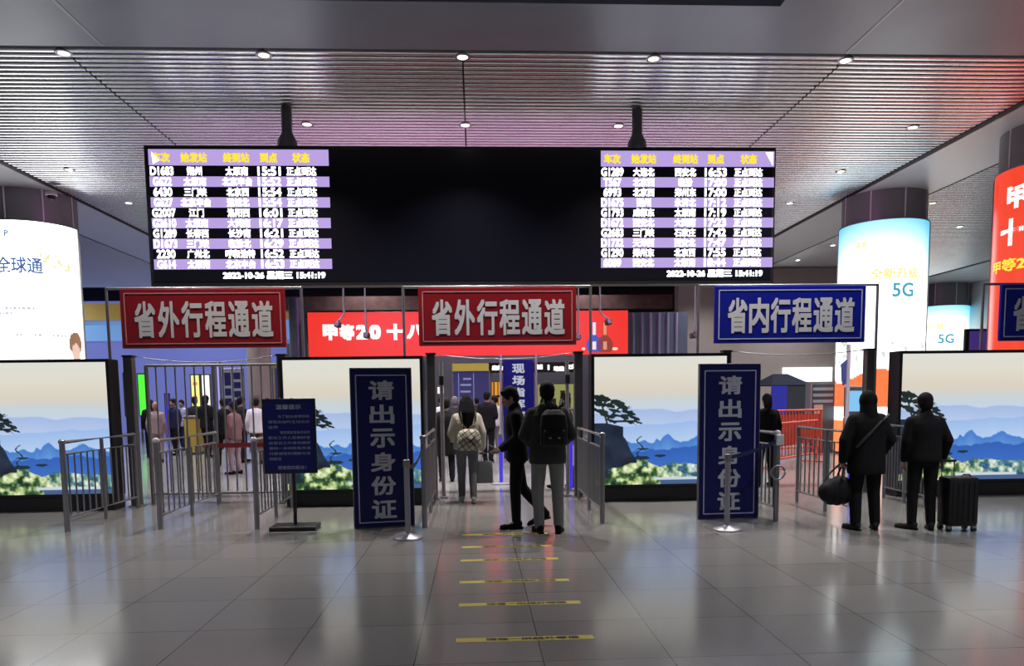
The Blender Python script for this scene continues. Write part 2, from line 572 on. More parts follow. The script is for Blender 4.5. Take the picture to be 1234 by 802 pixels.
def art_mountains(u, v):
    """u right, v down, 0..1"""
    stops = [0, 0.12, 0.27, 0.34, 0.42, 1]
    cs = np.array([(226, 226, 216), (228, 224, 210), (222, 213, 196), (205, 214, 218), (200, 215, 234), (190, 212, 240)], float)
    c = np.stack([np.interp(v, stops, cs[:, k]) for k in range(3)], -1)
    z = np.zeros_like(u)

    def ridge(base, amp, f, seed, top, bot, fade):
        nonlocal c
        h = base - amp * (fbm(u * f + 3.1, z + seed, seed, 4) - 0.5) * 2
        m = np.clip((v - h) * 120, 0, 1)[..., None]
        t = np.clip((v - h) / fade, 0, 1)[..., None]
        c = c * (1 - m) + m * (np.array(top, float) * (1 - t) + np.array(bot, float) * t)

    ridge(0.42, 0.045, 3.0, 3, (168, 190, 232), (196, 214, 242), 0.2)
    ridge(0.52, 0.03, 4.0, 9, (158, 190, 238), (190, 214, 244), 0.18)
    h = 0.665 - 0.05 * np.exp(-((u - 0.56) / 0.06) ** 2) - 0.02 * np.exp(-((u - 0.47) / 0.015) ** 2) - 0.035 * np.exp(-((u - 0.8) / 0.09) ** 2) - 0.05 * (fbm(u * 16, z + 5, 21) - 0.5)
    m = np.clip((v - h) * 140, 0, 1)[..., None]
    t = np.clip((v - h) / 0.14, 0, 1)[..., None]
    c = c * (1 - m) + m * (np.array((72, 126, 206.)) * (1 - t) + np.array((104, 158, 226.)) * t)
    h = 0.735 - 0.05 * np.exp(-((u - 0.7) / 0.12) ** 2) - 0.03 * np.exp(-((u - 0.95) / 0.1) ** 2) - 0.055 * (fbm(u * 14, z + 2, 33) - 0.5)
    m = np.clip((v - h) * 140, 0, 1)[..., None]
    t = np.clip((v - h) / 0.2, 0, 1)[..., None]
    c = c * (1 - m) + m * (np.array((50, 98, 184.)) * (1 - t) + np.array((62, 116, 206.)) * t)
    # bushes at the foot
    hb = 0.87 - 0.07 * fbm(u * 6, z + 1, 41) - 0.03 * np.exp(-((u - 0.3) / 0.15) ** 2)
    hb = np.where(u < 0.1, 0.92, hb)
    nb = fbm(u * 26, v * 26, 55, 3)
    nn = fbm(u * 9, v * 9, 57, 3)
    green = np.stack([np.interp(nb, [0.25, 0.42, 0.55, 0.75], a) for a in ((18, 70, 170, 240), (45, 105, 190, 246), (30, 62, 120, 214))], -1)
    blueish = np.stack([np.interp(nb, [0.25, 0.45, 0.6, 0.8], a) for a in ((40, 90, 160, 235), (90, 140, 190, 240), (120, 160, 190, 230))], -1)
    k = np.clip((u - 0.48) * 6 + (nn - 0.5) * 3, 0, 1)[..., None] * 0.75
    leaf = green * (1 - k) + blueish * k
    m = ((v > hb + 0.05 * (nb - 0.5)) & (nb > 0.33 - (v - hb) * 2))[..., None]
    c = np.where(m, leaf, c)
    # rock with pine on the left
    edge = 0.215 + 0.16 * np.clip((v - 0.62) / 0.3, 0, 1) + 0.03 * (fbm(z + 2, v * 12, 61) - 0.5)
    rock = (v > 0.515 + 0.06 * np.clip((u - 0.1) * 4, 0, 1)) & (u < edge) & (v < hb + 0.03)
    rk = fbm(u * 12, v * 12, 71)
    c = np.where(rock[..., None], np.stack([12 + 30 * rk, 20 + 36 * rk, 34 + 44 * rk], -1), c)
    pn = fbm(u * 34, v * 50, 81, 3)
    pine = np.zeros_like(u, bool)
    for cx, cy, rx, ry in ((0.02, 0.315, 0.09, 0.024), (0.09, 0.325, 0.08, 0.024), (0.16, 0.35, 0.08, 0.024), (0.03, 0.36, 0.08, 0.018), (0.11, 0.375, 0.07, 0.018), (0.21, 0.385, 0.07, 0.022), (0.04, 0.415, 0.08, 0.016), (0.15, 0.415, 0.06, 0.015), (0.26, 0.43, 0.06, 0.020), (0.10, 0.455, 0.07, 0.014), (0.21, 0.465, 0.08, 0.015), (0.30, 0.475, 0.055, 0.016), (0.14, 0.50, 0.07, 0.012), (0.26, 0.505, 0.06, 0.012), (0.33, 0.51, 0.035, 0.010)):
        pine |= ((u - cx) / rx) ** 2 + ((v - cy - 0.30 * (u - cx)) / ry) ** 2 < 0.15 + 1.5 * pn * pn * 1.6
    for x0, y0, x1, y1 in ((0.10, 0.53, 0.05, 0.34), (0.10, 0.48, 0.20, 0.38), (0.10, 0.46, 0.28, 0.45), (0.12, 0.50, 0.31, 0.50)):
        tt = np.clip(((u - x0) * (x1 - x0) + (v - y0) * (y1 - y0)) / ((x1 - x0) ** 2 + (y1 - y0) ** 2), 0, 1)
        pine |= np.hypot(u - x0 - tt * (x1 - x0), v - y0 - tt * (y1 - y0)) < 0.007
    pine &= (v < 0.56)
    pine &= (v > 0.28)
    c = np.where(pine[..., None], np.stack([14 + 26 * pn, 22 + 34 * pn, 24 + 26 * pn], -1), c)
    tw = (np.abs(u - 0.345 + 0.02 * np.sin(v * 60)) < 0.006) & (v > 0.62) & (v < 0.8)
    tw |= (((u - 0.50) / 0.045) ** 2 + ((v - 0.775) / 0.010) ** 2 < 1) | (((u - 0.37) / 0.05) ** 2 + ((v - 0.72) / 0.007) ** 2 < 1) | (((u - 0.36) / 0.06) ** 2 + ((v - 0.79) / 0.016) ** 2 < 0.6 + 0.7 * pn)
    c = np.where(tw[..., None], np.array((24, 50, 50.)), c)
    # foot of the sheet
    foot = v > 0.965
    c = np.where((foot & (u > 0.5))[..., None], np.array((70, 96, 140.)), c)
    st = (np.abs(v - 0.955) < 0.010) & (u > 0.45) & (u < 0.93)
    c = np.where(st[..., None], np.array((205, 216, 226.)), c)
    return c


def art_column_white(u, v):
    c = np.ones(u.shape + (3,)) * np.array((250, 250, 250.))
    # a head of brown hair with a pale face low on the right
    d1 = ((u - 0.865) / 0.085) ** 2 + ((v - 0.485) / 0.05) ** 2
    c = np.where((d1 < 1)[..., None], np.array((84, 62, 44.)), c)
    d2 = ((u - 0.865) / 0.055) ** 2 + ((v - 0.525) / 0.04) ** 2
    c = np.where((d2 < 1)[..., None], np.array((138, 118, 106.)), c)
    n = fbm(u * 30, v * 60, 5)
    leaf = ((((u - 0.70) / 0.17) ** 2 + ((v - 0.155 - 0.12 * (u - 0.7)) / 0.03) ** 2) < 1) & (n > 0.55)
    c = np.where(leaf[..., None], np.array((142, 140, 104.)), c)
    for ua, ub, vc in ((0.22, 0.52, 0.352), (0.60, 0.86, 0.354), (0.12, 0.30, 0.372), (0.32, 0.40, 0.455), (0.46, 0.54, 0.455), (0.62, 0.76, 0.457)):
        c = np.where(((u > ua) & (u < ub) & (np.abs(v - vc) < 0.0055) & (np.sin(u * 160) > -0.6))[..., None], np.array((112, 116, 122.)), c)
    c = np.where(((u > 0.1) & (u < 0.9) & (v > 0.62))[..., None], np.array((140, 146, 152.)), c)
    return c


def art_column_blue(u, v):
    t = np.clip(1 - v / 0.24 - 0.35 * np.sin(pi * np.clip(u, 0, 1)), 0, 1)[..., None]
    c = np.array((246, 250, 248.)) * (1 - t) + np.array((52, 132, 168.)) * t
    s = np.clip((np.abs(u - 0.5) - 0.34) * 5, 0, 1)[..., None] * (v < 0.34)[..., None]
    c = c * (1 - 0.5 * s) + np.array((70, 140, 170.)) * 0.5 * s
    d = ((u - 0.27) / 0.06) ** 2 + ((v - 0.30) / 0.022) ** 2
    c = np.where((d < 1)[..., None], np.array((186, 140, 40.)), c)
    n = fbm(u * 20, v * 40, 15)
    c = np.where(((v > 0.5) & (v < 0.62) & (n > 0.66))[..., None], np.array((150, 160, 150.)), c)
    o = (v > 0.66 + 0.03 * np.sin(u * 9)) & (v < 0.80)
    c = np.where(o[..., None], np.array((186, 88, 46.)), c)
    o = (v >= 0.80) & (v < 0.86)
    c = np.where(o[..., None], np.array((248, 240, 230.)), c)
    o = v >= 0.86
    c = np.where(o[..., None], np.array((186, 104, 58.)), c)
    return c


def art_plain(col):
    return lambda u, v: np.ones(u.shape + (3,)) * np.array(col, float)


def sheet(name, art, fn, nu, nv, m, parent=None):
    """printed sheet: fn(u, v) -> point; v runs downward"""
    u = np.linspace(0, 1, nu + 1)
    v = np.linspace(0, 1, nv + 1)
    uu, vv = np.meshgrid(u, v)
    c = np.clip(art(uu, vv), 0, 255) / 255.0
    c = np.where(c <= 0.04045, c / 12.92, ((c + 0.055) / 1.055) ** 2.4)
    b = MB()
    b.v = [tuple(fn(a, d)) for d in v for a in u]
    w = nu + 1
    b.f = [(j * w + i, (j + 1) * w + i, (j + 1) * w + i + 1, j * w + i + 1) for j in range(nv) for i in range(nu)]
    o = b.build(name, m, parent, smooth=180)
    at_ = o.data.color_attributes.new('Col', 'FLOAT_COLOR', 'POINT')
    buf = np.ones((len(b.v), 4), np.float32)
    buf[:, :3] = c.reshape(-1, 3)
    at_.data.foreach_set('color', buf.ravel())
    return o


# ------------------------------------------------------------------ columns
def column(label_x, cx, cy, top_art, art, m_art, a0, a1, name_lab, r=0.98):
    t = thing('column', name_lab, 'column', (cx, cy, 0))
    MB().lathe([(r, 0), (r, CEIL - 0.03)], n=64).build('column_shaft', M_COLG, t, smooth=40)
    g = MB()
    for k in range(8):
        a = 2 * pi * k / 8 - pi / 2 - 0.02
        g.box((cos(a) * r, sin(a) * r, (CEIL + top_art) / 2), (0.02, 0.03, CEIL - top_art - 0.06), rot=Matrix.Rotation(a, 3, 'Z'))
    g.build('cladding_joint', mat('pale_joint', (0.75, 0.75, 0.77, 1), 0.4), t)
    R = r + 0.05

    def fn(u, v):
        a = a0 + (a1 - a0) * u
        return (R * cos(a), R * sin(a), top_art * (1 - v) + 0.06 * v)
    s = sheet('lit_poster', art, fn, 90, 150, m_art, t)
    e = MB()
    for a in (a0, a1):
        e.box((cos(a) * (R - 0.01), sin(a) * (R - 0.01), top_art / 2), (0.07, 0.05, top_art + 0.02), rot=Matrix.Rotation(a, 3, 'Z'))
    ring = []
    n = 40
    for zc in (top_art + 0.01,):
        for k in range(n):
            aa, ab = a0 + (a1 - a0) * k / n, a0 + (a1 - a0) * (k + 1) / n
            am = (aa + ab) / 2
            e.box((cos(am) * (R - 0.02), sin(am) * (R - 0.02), zc), (0.06, abs(ab - aa) * R * 1.05, 0.03), rot=Matrix.Rotation(am, 3, 'Z'))
    e.build('poster_frame', M_STEELD, t)

    def wrap(ac, zc):
        return lambda a, b: ((R + 0.006) * cos(ac + a / R), (R + 0.006) * sin(ac + a / R), zc + b)
    return t, wrap


F = -pi / 2     # the side that faces the photographer
M_ADW = mat_print('white_lit_poster', 1.5 * COLUMN_EMIT)
M_ADB = mat_print('pale_blue_lit_poster', COLUMN_EMIT)
M_ADR = mat_print('red_lit_poster', 1.0)
INKB = emat('blue_ink', rgb(70, 110, 165), 1.0)
INKG = emat('grey_ink', rgb(176, 184, 192), 1.0)
INKY = emat('yellow_ink', rgb(244, 220, 120), 1.15)
INKC = emat('teal_ink', rgb(70, 165, 195), 1.0)

t, wr = column(0, -10.62, 18.75, 5.72, art_column_white, M_ADW, F - 0.66, F + 1.62, 'round grey column on the left wrapped in a glowing white poster')
MB().text('全球通', (0, 0, 0), X3, Z3, h=0.37, w=0.95, bold=0.02, fn=wr(F + 0.21, 4.72)).build('poster_title', INKB, t)
b = MB()
b.text('5G卡全国九折', (0, 0, 0), X3, Z3, w=1.2, h=0.17, bold=0.0, fn=wr(F + 0.30, 4.30))
b.build('poster_text', INKG, t)
MB().text('P', (0, 0, 0), X3, Z3, h=0.14, bold=0.03, fn=wr(F + 0.0, 5.42)).build('poster_mark', INKB, t)
t['label'] = 'round grey column with a glowing white poster, behind the leftmost mountain picture'

t, wr = column(0, 10.40, 18.75, 5.74, art_column_blue, M_ADB, F - 2.10, F + 0.98, 'x')
b = MB()
b.text('全新升级', (0, 0, 0), X3, Z3, w=1.15, h=0.26, bold=0.02, fn=wr(F - 0.20, 4.45))
b.text('速度', (0, 0, 0), X3, Z3, w=0.3, h=0.16, bold=0.02, fn=wr(F - 1.0, 5.2))
b.build('poster_text', INKY, t)
MB().text('5G', (0, 0, 0), X3, Z3, w=0.52, h=0.34, bold=0.02, fn=wr(F - 0.02, 4.05)).build('poster_title', INKC, t)
t['label'] = 'round grey column with a glowing white and pale blue 5G poster above orange'

t, wr = column(0, at(1133, 400, 34.0).x, 34.0, 5.45, art_column_blue, M_ADB, F - 2.1, F + 1.0, 'x', r=1.1)
MB().text('全新升级', (0, 0, 0), X3, Z3, w=1.15, h=0.30, bold=0.02, fn=wr(F - 0.95, 4.5)).build('poster_text', INKY, t)
MB().text('5G', (0, 0, 0), X3, Z3, w=0.65, h=0.42, bold=0.02, fn=wr(F - 0.35, 3.95)).build('poster_title', INKC, t)
t['label'] = 'farther column with a small glowing pale 5G poster under a dark top'


def art_red(u, v):
    return np.ones(u.shape + (3,)) * np.array((246, 66, 34.))


t, wr = column(0, 11.10, 13.9, 5.72, art_red, M_ADR, F - 2.3, F + 0.9, 'x')
E_RTW = emat('lit_white_on_red', (1, 1, 1, 1), 1.3)
b = MB()
b.text('甲', (0, 0, 0), X3, Z3, w=0.42, h=0.42, bold=0.05, fn=wr(F - 1.33, 5.18))
b.text('十', (0, 0, 0), X3, Z3, w=0.50, h=0.50, bold=0.05, fn=wr(F - 1.42, 4.55))
b.build('poster_title', E_RTW, t)
MB().text('甲等20', (0, 0, 0), X3, Z3, w=0.95, h=0.24, bold=0.03, fn=wr(F - 1.42, 3.95)).build('poster_text', emat('lit_yellow_on_red', rgb(255, 214, 60), 1.2), t)
t['label'] = 'round column wrapped in a red lit poster at the right edge'

# dome camera on the left column
t = thing('dome_camera', 'small white dome security camera on the upper left column', 'camera', (at(63, 238, 17.75).x, 17.72, at(63, 238, 17.75).z))
MB().lathe([(0.0, 0.10), (0.12, 0.10), (0.12, 0.04), (0.10, 0.03)], n=20).build('housing', M_LETTER, t, smooth=40)
MB().ell((0, 0, 0.03), (0.095, 0.095, 0.10)).build('dome', M_BLACK, t, smooth=180)
MB().span((-0.03, 0, 0.02), (0.03, 0.14, 0.10)).build('bracket', M_LETTER, t)

# ------------------------------------------------------------------ downlights
ROWW = ['first', 'second', 'third', 'fourth', 'fifth', 'sixth', 'seventh']
XS = [-8.58, -5.75, -2.96, -0.12, 2.68, 5.56, 8.22, 12.04, 14.6]
SEEN = {0: (1, 2, 3, 4, 5), 1: (2, 3, 4, 6), 2: (0, 2, 4, 6, 7), 3: (0, 3, 6, 7), 4: (0, 2, 4, 6, 7, 8), 5: (0, 3, 6, 7, 8), 6: (0, 2, 4, 6, 7)}
COLW = ['over the white poster column side', 'left of the hanging board', "above the board's left listing", "above the board's dark centre", "above the board's right listing", 'right of the hanging board',
        'near the blue and white poster column', 'right of the blue and white poster column', 'beyond the blue and white poster column']
proto = None
for r in range(7):
    for ci in SEEN[r]:
        y = 11.2 + 2.72 * r if r else 11.215
        if proto is None:
            t = thing('downlight', '', 'light', group='ceiling downlights')
            MB().lathe([(0.075, 0.0), (0.115, 0.0), (0.12, 0.012), (0.10, 0.05), (0.075, 0.05), (0.075, 0.0)], n=24, caps=False).build('trim_ring', M_STEELW, t, smooth=40)
            MB().lathe([(0.0, 0.004), (0.085, 0.004), (0.085, 0.02)], n=20).build('diffuser', E_LAMP, t)
            proto = t
        else:
            t = copy_tree(proto)
        t.location = (XS[ci], y, CEIL - 0.008)
        t['label'] = 'round ceiling downlight in the %s row, %s' % (ROWW[r], COLW[ci])
        warm = (r, ci) in ((0, 2), (0, 4), (2, 6), (3, 7))
        if warm:
            for ch in t.children:
                if ch.name.startswith('diffuser'):
                    ch.data = ch.data.copy()
                    ch.data.materials[0] = E_LAMPY
        ld = bpy.data.lights.new('downlight_lamp', 'SPOT')
        ld.energy = DOWNLIGHT_W * 4.0
        ld.spot_size = radians(110)
        ld.spot_blend = 0.9
        ld.shadow_soft_size = 0.06
        ld.color = (1, 0.72, 0.42) if warm else (0.97, 0.96, 1.0)
        lo = bpy.data.objects.new('downlight_lamp', ld)
        COL.objects.link(lo)
        lo.parent = t
        lo.location = (0, 0, -0.03)

for r, yy in enumerate((2.2, 5.6)):  # added lamps, out of view, to brighten the floor in front
    for ci, x in enumerate((-8.58, -5.75, 5.56, 8.22)):
        t = copy_tree(proto)
        t.location = (x, yy, CEIL - 0.008)
        t['label'] = 'added unseen ceiling downlight brightening the open floor'
        t['group'] = 'added unseen downlights'
        ld = bpy.data.lights.new('downlight_lamp', 'SPOT')
        ld.energy = DOWNLIGHT_W * 1.0
        ld.spot_size = radians(110)
        ld.spot_blend = 0.9
        ld.shadow_soft_size = 0.06
        ld.color = (0.97, 0.96, 1.0)
        lo = bpy.data.objects.new('downlight_lamp', ld)
        COL.objects.link(lo)
        lo.parent = t
        lo.location = (0, 0, -0.03)
for x in (-20, -13, -5, 0, 5, 19.6):  # added lamps hidden by the fascia, to light the far end
    t = copy_tree(proto)
    t.location = (x, 35.4, CEIL + 1.892)
    t['label'] = 'added unseen downlight in the dark raised ceiling far behind, %s' % {-20: 'over the blue shop wall', -13: 'beside the blue shop wall end', 19.6: 'near the pale side wall', -5: 'left of the passage', 0: 'over the passage', 5: 'right of the passage'}[x]
    ld = bpy.data.lights.new('downlight_lamp', 'SPOT')
    ld.energy = DOWNLIGHT_W * 2.6
    ld.spot_size = radians(130)
    ld.spot_blend = 0.9
    ld.shadow_soft_size = 0.06
    ld.color = (0.9, 0.88, 1.0)
    lo = bpy.data.objects.new('downlight_lamp', ld)
    COL.objects.link(lo)
    lo.parent = t
    lo.location = (0, 0, -0.03)

# ------------------------------------------------------------------ departures board
BX0, BX1, BZ0, BZ1, BY = -5.47, 5.26, 3.52, 5.83, 13.0
bt = thing('departures_board', 'wide black hanging train board with lit white listings at both ends', 'departure board', ((BX0 + BX1) / 2, BY, 0))
W2 = (BX1 - BX0) / 2
MB().span((-W2, 0, BZ0), (W2, 0.30, BZ1), 0.01).build('casing', M_BLACK, bt)
for sgn, yy in ((1, -0.004), (-1, 0.304)):
    MB().span((-W2 + 0.06, yy - 0.003, BZ0 + 0.06), (W2 - 0.06, yy + 0.003, BZ1 - 0.06)).build('screen', M_BLACKP, bt)
LEFT = [('D1683', '朔州', '太原南', '15:51'), ('G622', '太原南', '北京丰台', '15:52'), ('6430', '三门峡', '北京西', '15:54'), ('G627', '北京丰台', '运城北', '15:54'), ('G2007', '江门', '洛阳西', '16:01'),
        ('G2610', '太原南', '大同南', '16:17'), ('G1289', '长春西', '长沙南', '16:21'), ('D1673', '三门峡', '临汾北', '16:29'), ('2230', '广州北', '呼和浩特', '16:52'), ('G614', '太原南', '北京丰台', '16:53')]
RIGHT = [('G1289', '大连北', '西安北', '16:53'), ('T567', '北京西', '临汾', '17:00'), ('6993', '北京西', '郑州东', '17:00'), ('D1675', '朔州', '永济北', '17:12'), ('G1793', '成都东', '太原南', '17:19'),
         ('D1672', '西安北', '大同南', '17:23'), ('G2683', '三门峡', '石家庄', '17:42'), ('D1732', '天津西', '西安北', '17:47'), ('G1290', '郑州东', '北京西', '17:55'), ('6089', '西安北', '太原南', '18:44')]
HEAD = ['车次', '始发站', '终到站', '到点', '状态']


def listing(rows, x0, x1, fx, clock_c, clock_w, y, u):
    """x0..x1 in board coordinates; returns three builders: bars, white text, yellow text"""
    bars, wts, yt = MB(), [], MB()
    H = BZ1 - BZ0
    zr = lambda f: BZ1 - f * H
    u = Vector(u)
    d = -0.006 if u.x > 0 else 0.006
    P = lambda x, z: Vector((x * u.x, y, z))
    def bar(fa, fb, inset=0.0):
        a, b = P(x0 + inset, zr(fa)), P(x1 - inset, zr(fb))
        bars.span((min(a.x, b.x), y - 0.002, min(a.z, b.z)), (max(a.x, b.x), y + 0.002, max(a.z, b.z)))
    bar(0.030, 0.143)
    for i in range(10):
        fa = 0.146 + i * 0.0735
        if i % 2:
            bar(fa + 0.001, fa + 0.0735)
        wd = x1 - x0
        wt = MB()
        wts.append(wt)
        vals = list(rows[i]) + ['正点到达']
        for k, s in enumerate(vals):
            n = sum(1.0 if ord(ch) > 255 else 0.62 for ch in s)
            wt.text(s, P(x0 + wd * fx[k], zr(fa + 0.037)) + Vector((0, d, 0)), u, Z3, w=0.124 * n, h=0.145, bold=0.036)
    for k, s in enumerate(HEAD):
        yt.text(s, P(x0 + (x1 - x0) * fx[k], zr(0.088)) + Vector((0, d, 0)), u, Z3, w=0.145 * len(s), h=0.165, bold=0.045)
    ck = MB()
    ck.text('2022-10-26 星期三 15:41:19', P(clock_c, zr(0.925)) + Vector((0, d, 0)), u, Z3, w=clock_w, h=0.135, bold=0.05)
    return bars, wts, yt, ck


def bx(px, py):
    return at(px, py, BY).x - (BX0 + BX1) / 2


lx0, lx1, rx0, rx1 = bx(179, 188), bx(396, 188), bx(724, 188), bx(933, 188)
MB().span((-W2 + 0.10, 0.3075, BZ0 + 0.10), (W2 - 0.10, 0.312, BZ1 - 0.10)).build('added_rear_glow', emat('added_rose_glow', rgb(214, 120, 205), 4.0), bt)  # added glow on the unseen rear side, tints the ceiling behind the board pink
for yy, u in ((-0.010, (1, 0, 0)),):
    for rows, a, c, fx, cl, cwid in ((LEFT, lx0, lx1, (0.07, 0.25, 0.485, 0.665, 0.845), bx(331, 332), 1.72), (RIGHT, rx0, rx1, (0.065, 0.245, 0.485, 0.66, 0.85), bx(861, 330), 1.70)):
        bars, wts, yt, ck = listing(rows, a, c, fx, cl, cwid, yy, u)
        tb = bars.build('listing', E_LAV, bt)
        for wt in wts:
            wt.build('row_lettering', E_WHITE, tb)
        yt.build('heading_text', E_YEL, tb)
        ck.build('clock_text', E_WHITE, tb)
pt = MB()
for px, s in ((183, 1), (931, -1)):
    x = bx(px, 190)
    pt.add([(x, -0.018, 5.72), (x + s * 0.02, -0.018, 5.52), (x + s * 0.13, -0.018, 5.58)] if s > 0 else [(x, -0.018, 5.74), (x - 0.13, -0.018, 5.74), (x, -0.018, 5.52)], [(0, 1, 2)])
pt.build('screen_pointer', E_WHITE, bt)
for px in (343, 770):
    x = at(px, 150, BY).x - (BX0 + BX1) / 2
    MB().lathe([(0.17, BZ1 - 0.01), (0.16, BZ1 + 0.12), (0.10, BZ1 + 0.24), (0.09, BZ1 + 0.26), (0.088, CEIL + 0.14)], (x, 0.15, 0), n=20).build('hanger_pole', M_POST, bt, smooth=40)

# ------------------------------------------------------------------ overhead lane signs on tube gantries
SY = 11.9


def lane_sign(x0, x1, txt, board_m, lab, trim_m):
    xc = (x0 + x1) / 2
    t = thing('lane_sign', lab, 'sign', (xc, SY, 0))
    w = (x1 - x0) / 2
    z0, z1 = 2.40, 3.31
    MB().span((-w, -0.06, z0), (w, 0.0, z1), 0.012).build('panel', board_m, t)
    b = MB()
    i = 0.07
    for za in (z0 + i, z1 - i):
        b.span((-w + i, -0.065, za - 0.008), (w - i, -0.0605, za + 0.008))
    for xa in (-w + i, w - i):
        b.span((xa - 0.008, -0.065, z0 + i), (xa + 0.008, -0.0605, z1 - i))
    b.build('border_line', trim_m, t)
    b = MB()
    for k, ch in enumerate(txt):
        b.text(ch, (-w + 0.37 + k * (2 * w - 0.72) / 5, -0.066, (z0 + z1) / 2 - 0.015), X3, Z3, w=0.325, h=0.56, bold=0.028)
    b.build('lettering', M_LETTER, t)
    f = MB()
    for s in (-1, 1):
        f.cyl((s * (w + 0.24), 0.04, 0.02), (s * (w + 0.24), 0.04, 3.34), 0.022)
    f.cyl((-w - 0.24, 0.04, 3.33), (w + 0.24, 0.04, 3.33), 0.022)
    f.build('gantry_frame', M_STEEL, t, smooth=40)
    fb = MB()
    for s in (-1, 1):
        fb.span((s * (w + 0.24) - 0.09, -0.02, 0), (s * (w + 0.24) + 0.09, 0.10, 0.02))
    fb.build('foot_plate', M_STEELD, t)
    return t


LINE_R = mat('pink_border_line', (0.55, 0.22, 0.22, 1), 0.4)
LINE_B = mat('pale_border_line', (0.45, 0.48, 0.62, 1), 0.4)
lane_sign(-5.47, -2.96, '省外行程通道', M_RED, 'dark red overhead lane sign left of the other red one, above the tall gate', LINE_R)
lane_sign(-0.89, 1.61, '省外行程通道', M_RED, 'dark red overhead lane sign above the open middle passage', LINE_R)
lane_sign(3.84, 6.32, '省内行程通道', M_BLUE, 'deep blue overhead lane sign above the passage right of the middle one', LINE_B)
lane_sign(8.58, 11.06, '省内行程通道', M_BLUE, 'deep blue overhead lane sign cut off by the right edge', LINE_B)

# ------------------------------------------------------------------ mountain picture light boxes
M_MOUNT = mat_print('mountain_print', BOX_EMIT)


def light_box(x0, x1, y0, lab, first=None):
    w = 2.08
    t = thing('light_box', lab, 'light box', ((x0 + x1) / 2, y0, 0), 0, 'mountain picture light boxes')
    if first is None:
        MB().span((-w / 2, 0, 0.21), (w / 2, 0.28, 2.20), 0.012).build('casing', M_BLACK, t)
        MB().span((-w / 2 + 0.03, -0.01, 0.0), (w / 2 - 0.03, 0.31, 0.21), 0.01).build('plinth', M_BLACK, t)
        b = MB()
        b.span((-w / 2, -0.022, 2.155), (w / 2, -0.001, 2.20))
        b.span((-w / 2, -0.022, 0.21), (w / 2, -0.001, 0.25))
        b.span((-w / 2, -0.022, 0.25), (-w / 2 + 0.045, -0.001, 2.155))
        b.span((w / 2 - 0.045, -0.022, 0.25), (w / 2, -0.001, 2.155))
        b.build('front_frame', M_BLACK, t)
        fn = lambda u, v: (-w / 2 + 0.045 + (w - 0.09) * u, -0.006, 2.155 + (0.25 - 2.155) * v)
        sheet('picture', art_mountains, fn, 190, 190, M_MOUNT, t)
    else:
        for ch in first.children:
            c = ch.copy()
            COL.objects.link(c)
            c.parent = t
    return t


lb = light_box(-7.36, -5.28, 11.0, 'black framed mountain picture light box under the white poster column')
light_box(-2.84, -0.80, 11.0, 'black framed mountain picture light box behind the notice stand', lb)
light_box(1.71, 3.78, 10.95, 'black framed mountain picture light box right of the middle passage', lb)
light_box(6.33, 8.40, 10.85, 'black framed mountain picture light box behind the two dark travellers', lb)

# ------------------------------------------------------------------ posts, tall gate, cables


def tall_post(x, y, lab, w=0.13, h=2.24, m=None):
    t = thing('barrier_post', lab, 'post', (x, y, 0), 0, 'tall barrier posts')
    MB().span((-w / 2, -w / 2, 0), (w / 2, w / 2, h), 0.008).build('shaft', m or M_POST, t)
    MB().span((-w / 2 - 0.01, -w / 2 - 0.01, h), (w / 2 + 0.01, w / 2 + 0.01, h + 0.03), 0.005).build('cap', M_BLACK, t)
    MB().span((-w / 2 - 0.03, -w / 2 - 0.03, 0), (w / 2 + 0.03, w / 2 + 0.03, 0.02)).build('base_plate', M_STEELD, t)
    return t


POSTS = [(-5.17, 11.38), (-2.93, 11.42), (-0.69, 11.5), (1.58, 11.45), (3.92, 11.5), (6.16, 11.4)]
PLAB = ['tall dark barrier post beside the leftmost mountain picture', 'tall dark barrier post behind the blue notice', 'tall dark barrier post at the left of the middle passage',
        'tall dark barrier post at the right of the middle passage', 'tall dark barrier post behind the right standing blue sign', 'tall dark barrier post just left of the hooded traveller']
for (x, y), l in zip(POSTS, PLAB):
    tall_post(x, y, l)
for (a, b, sag, lab) in ((0, 1, 0.10, 'thin cable sagging above the tall gate'), (2, 3, 0.09, 'thin cable sagging across the middle passage'), (4, 5, 0.07, 'thin cable sagging across the right passage')):
    p, q = POSTS[a], POSTS[b]
    p, q = (p[0] + 0.078, p[1]), (q[0] - 0.078, q[1])
    pts = [(p[0] + (q[0] - p[0]) * k / 14, p[1] + (q[1] - p[1]) * k / 14, 2.255 - sag * 4 * (k / 14) * (1 - k / 14)) for k in range(15)]
    tag(MB().tube(pts, 0.008, 6).build('cable', M_STEEL, smooth=180), lab, 'cable')

# tall gate between the first two boxes
gt = thing('tall_gate', 'tall grey bar gate with a red belt under the left red lane sign', 'gate', (-4.0, 11.55, 0))
b = MB()
for z in (2.12, 0.16):
    b.cyl((-1.0, 0, z), (1.0, 0, z), 0.022)
for x in (-1.0, 0.0, 1.0):
    b.cyl((x, 0, 0), (x, 0, 2.12), 0.03)
b.build('gate_frame', M_STEELD, gt, smooth=40)
for k in range(13):
    x = -0.86 + k * 0.143
    if abs(x) > 0.05:
        MB().cyl((x, 0, 0.17), (x, 0, 2.11), 0.013, n=8).build('bar', M_STEEL, gt, smooth=40)
MB().span((-0.2, -0.035, 0.86), (1.0, -0.030, 0.93)).build('belt', mat('red_webbing', (0.35, 0.03, 0.04, 1), 0.6), gt)['label'] = 'red belt'

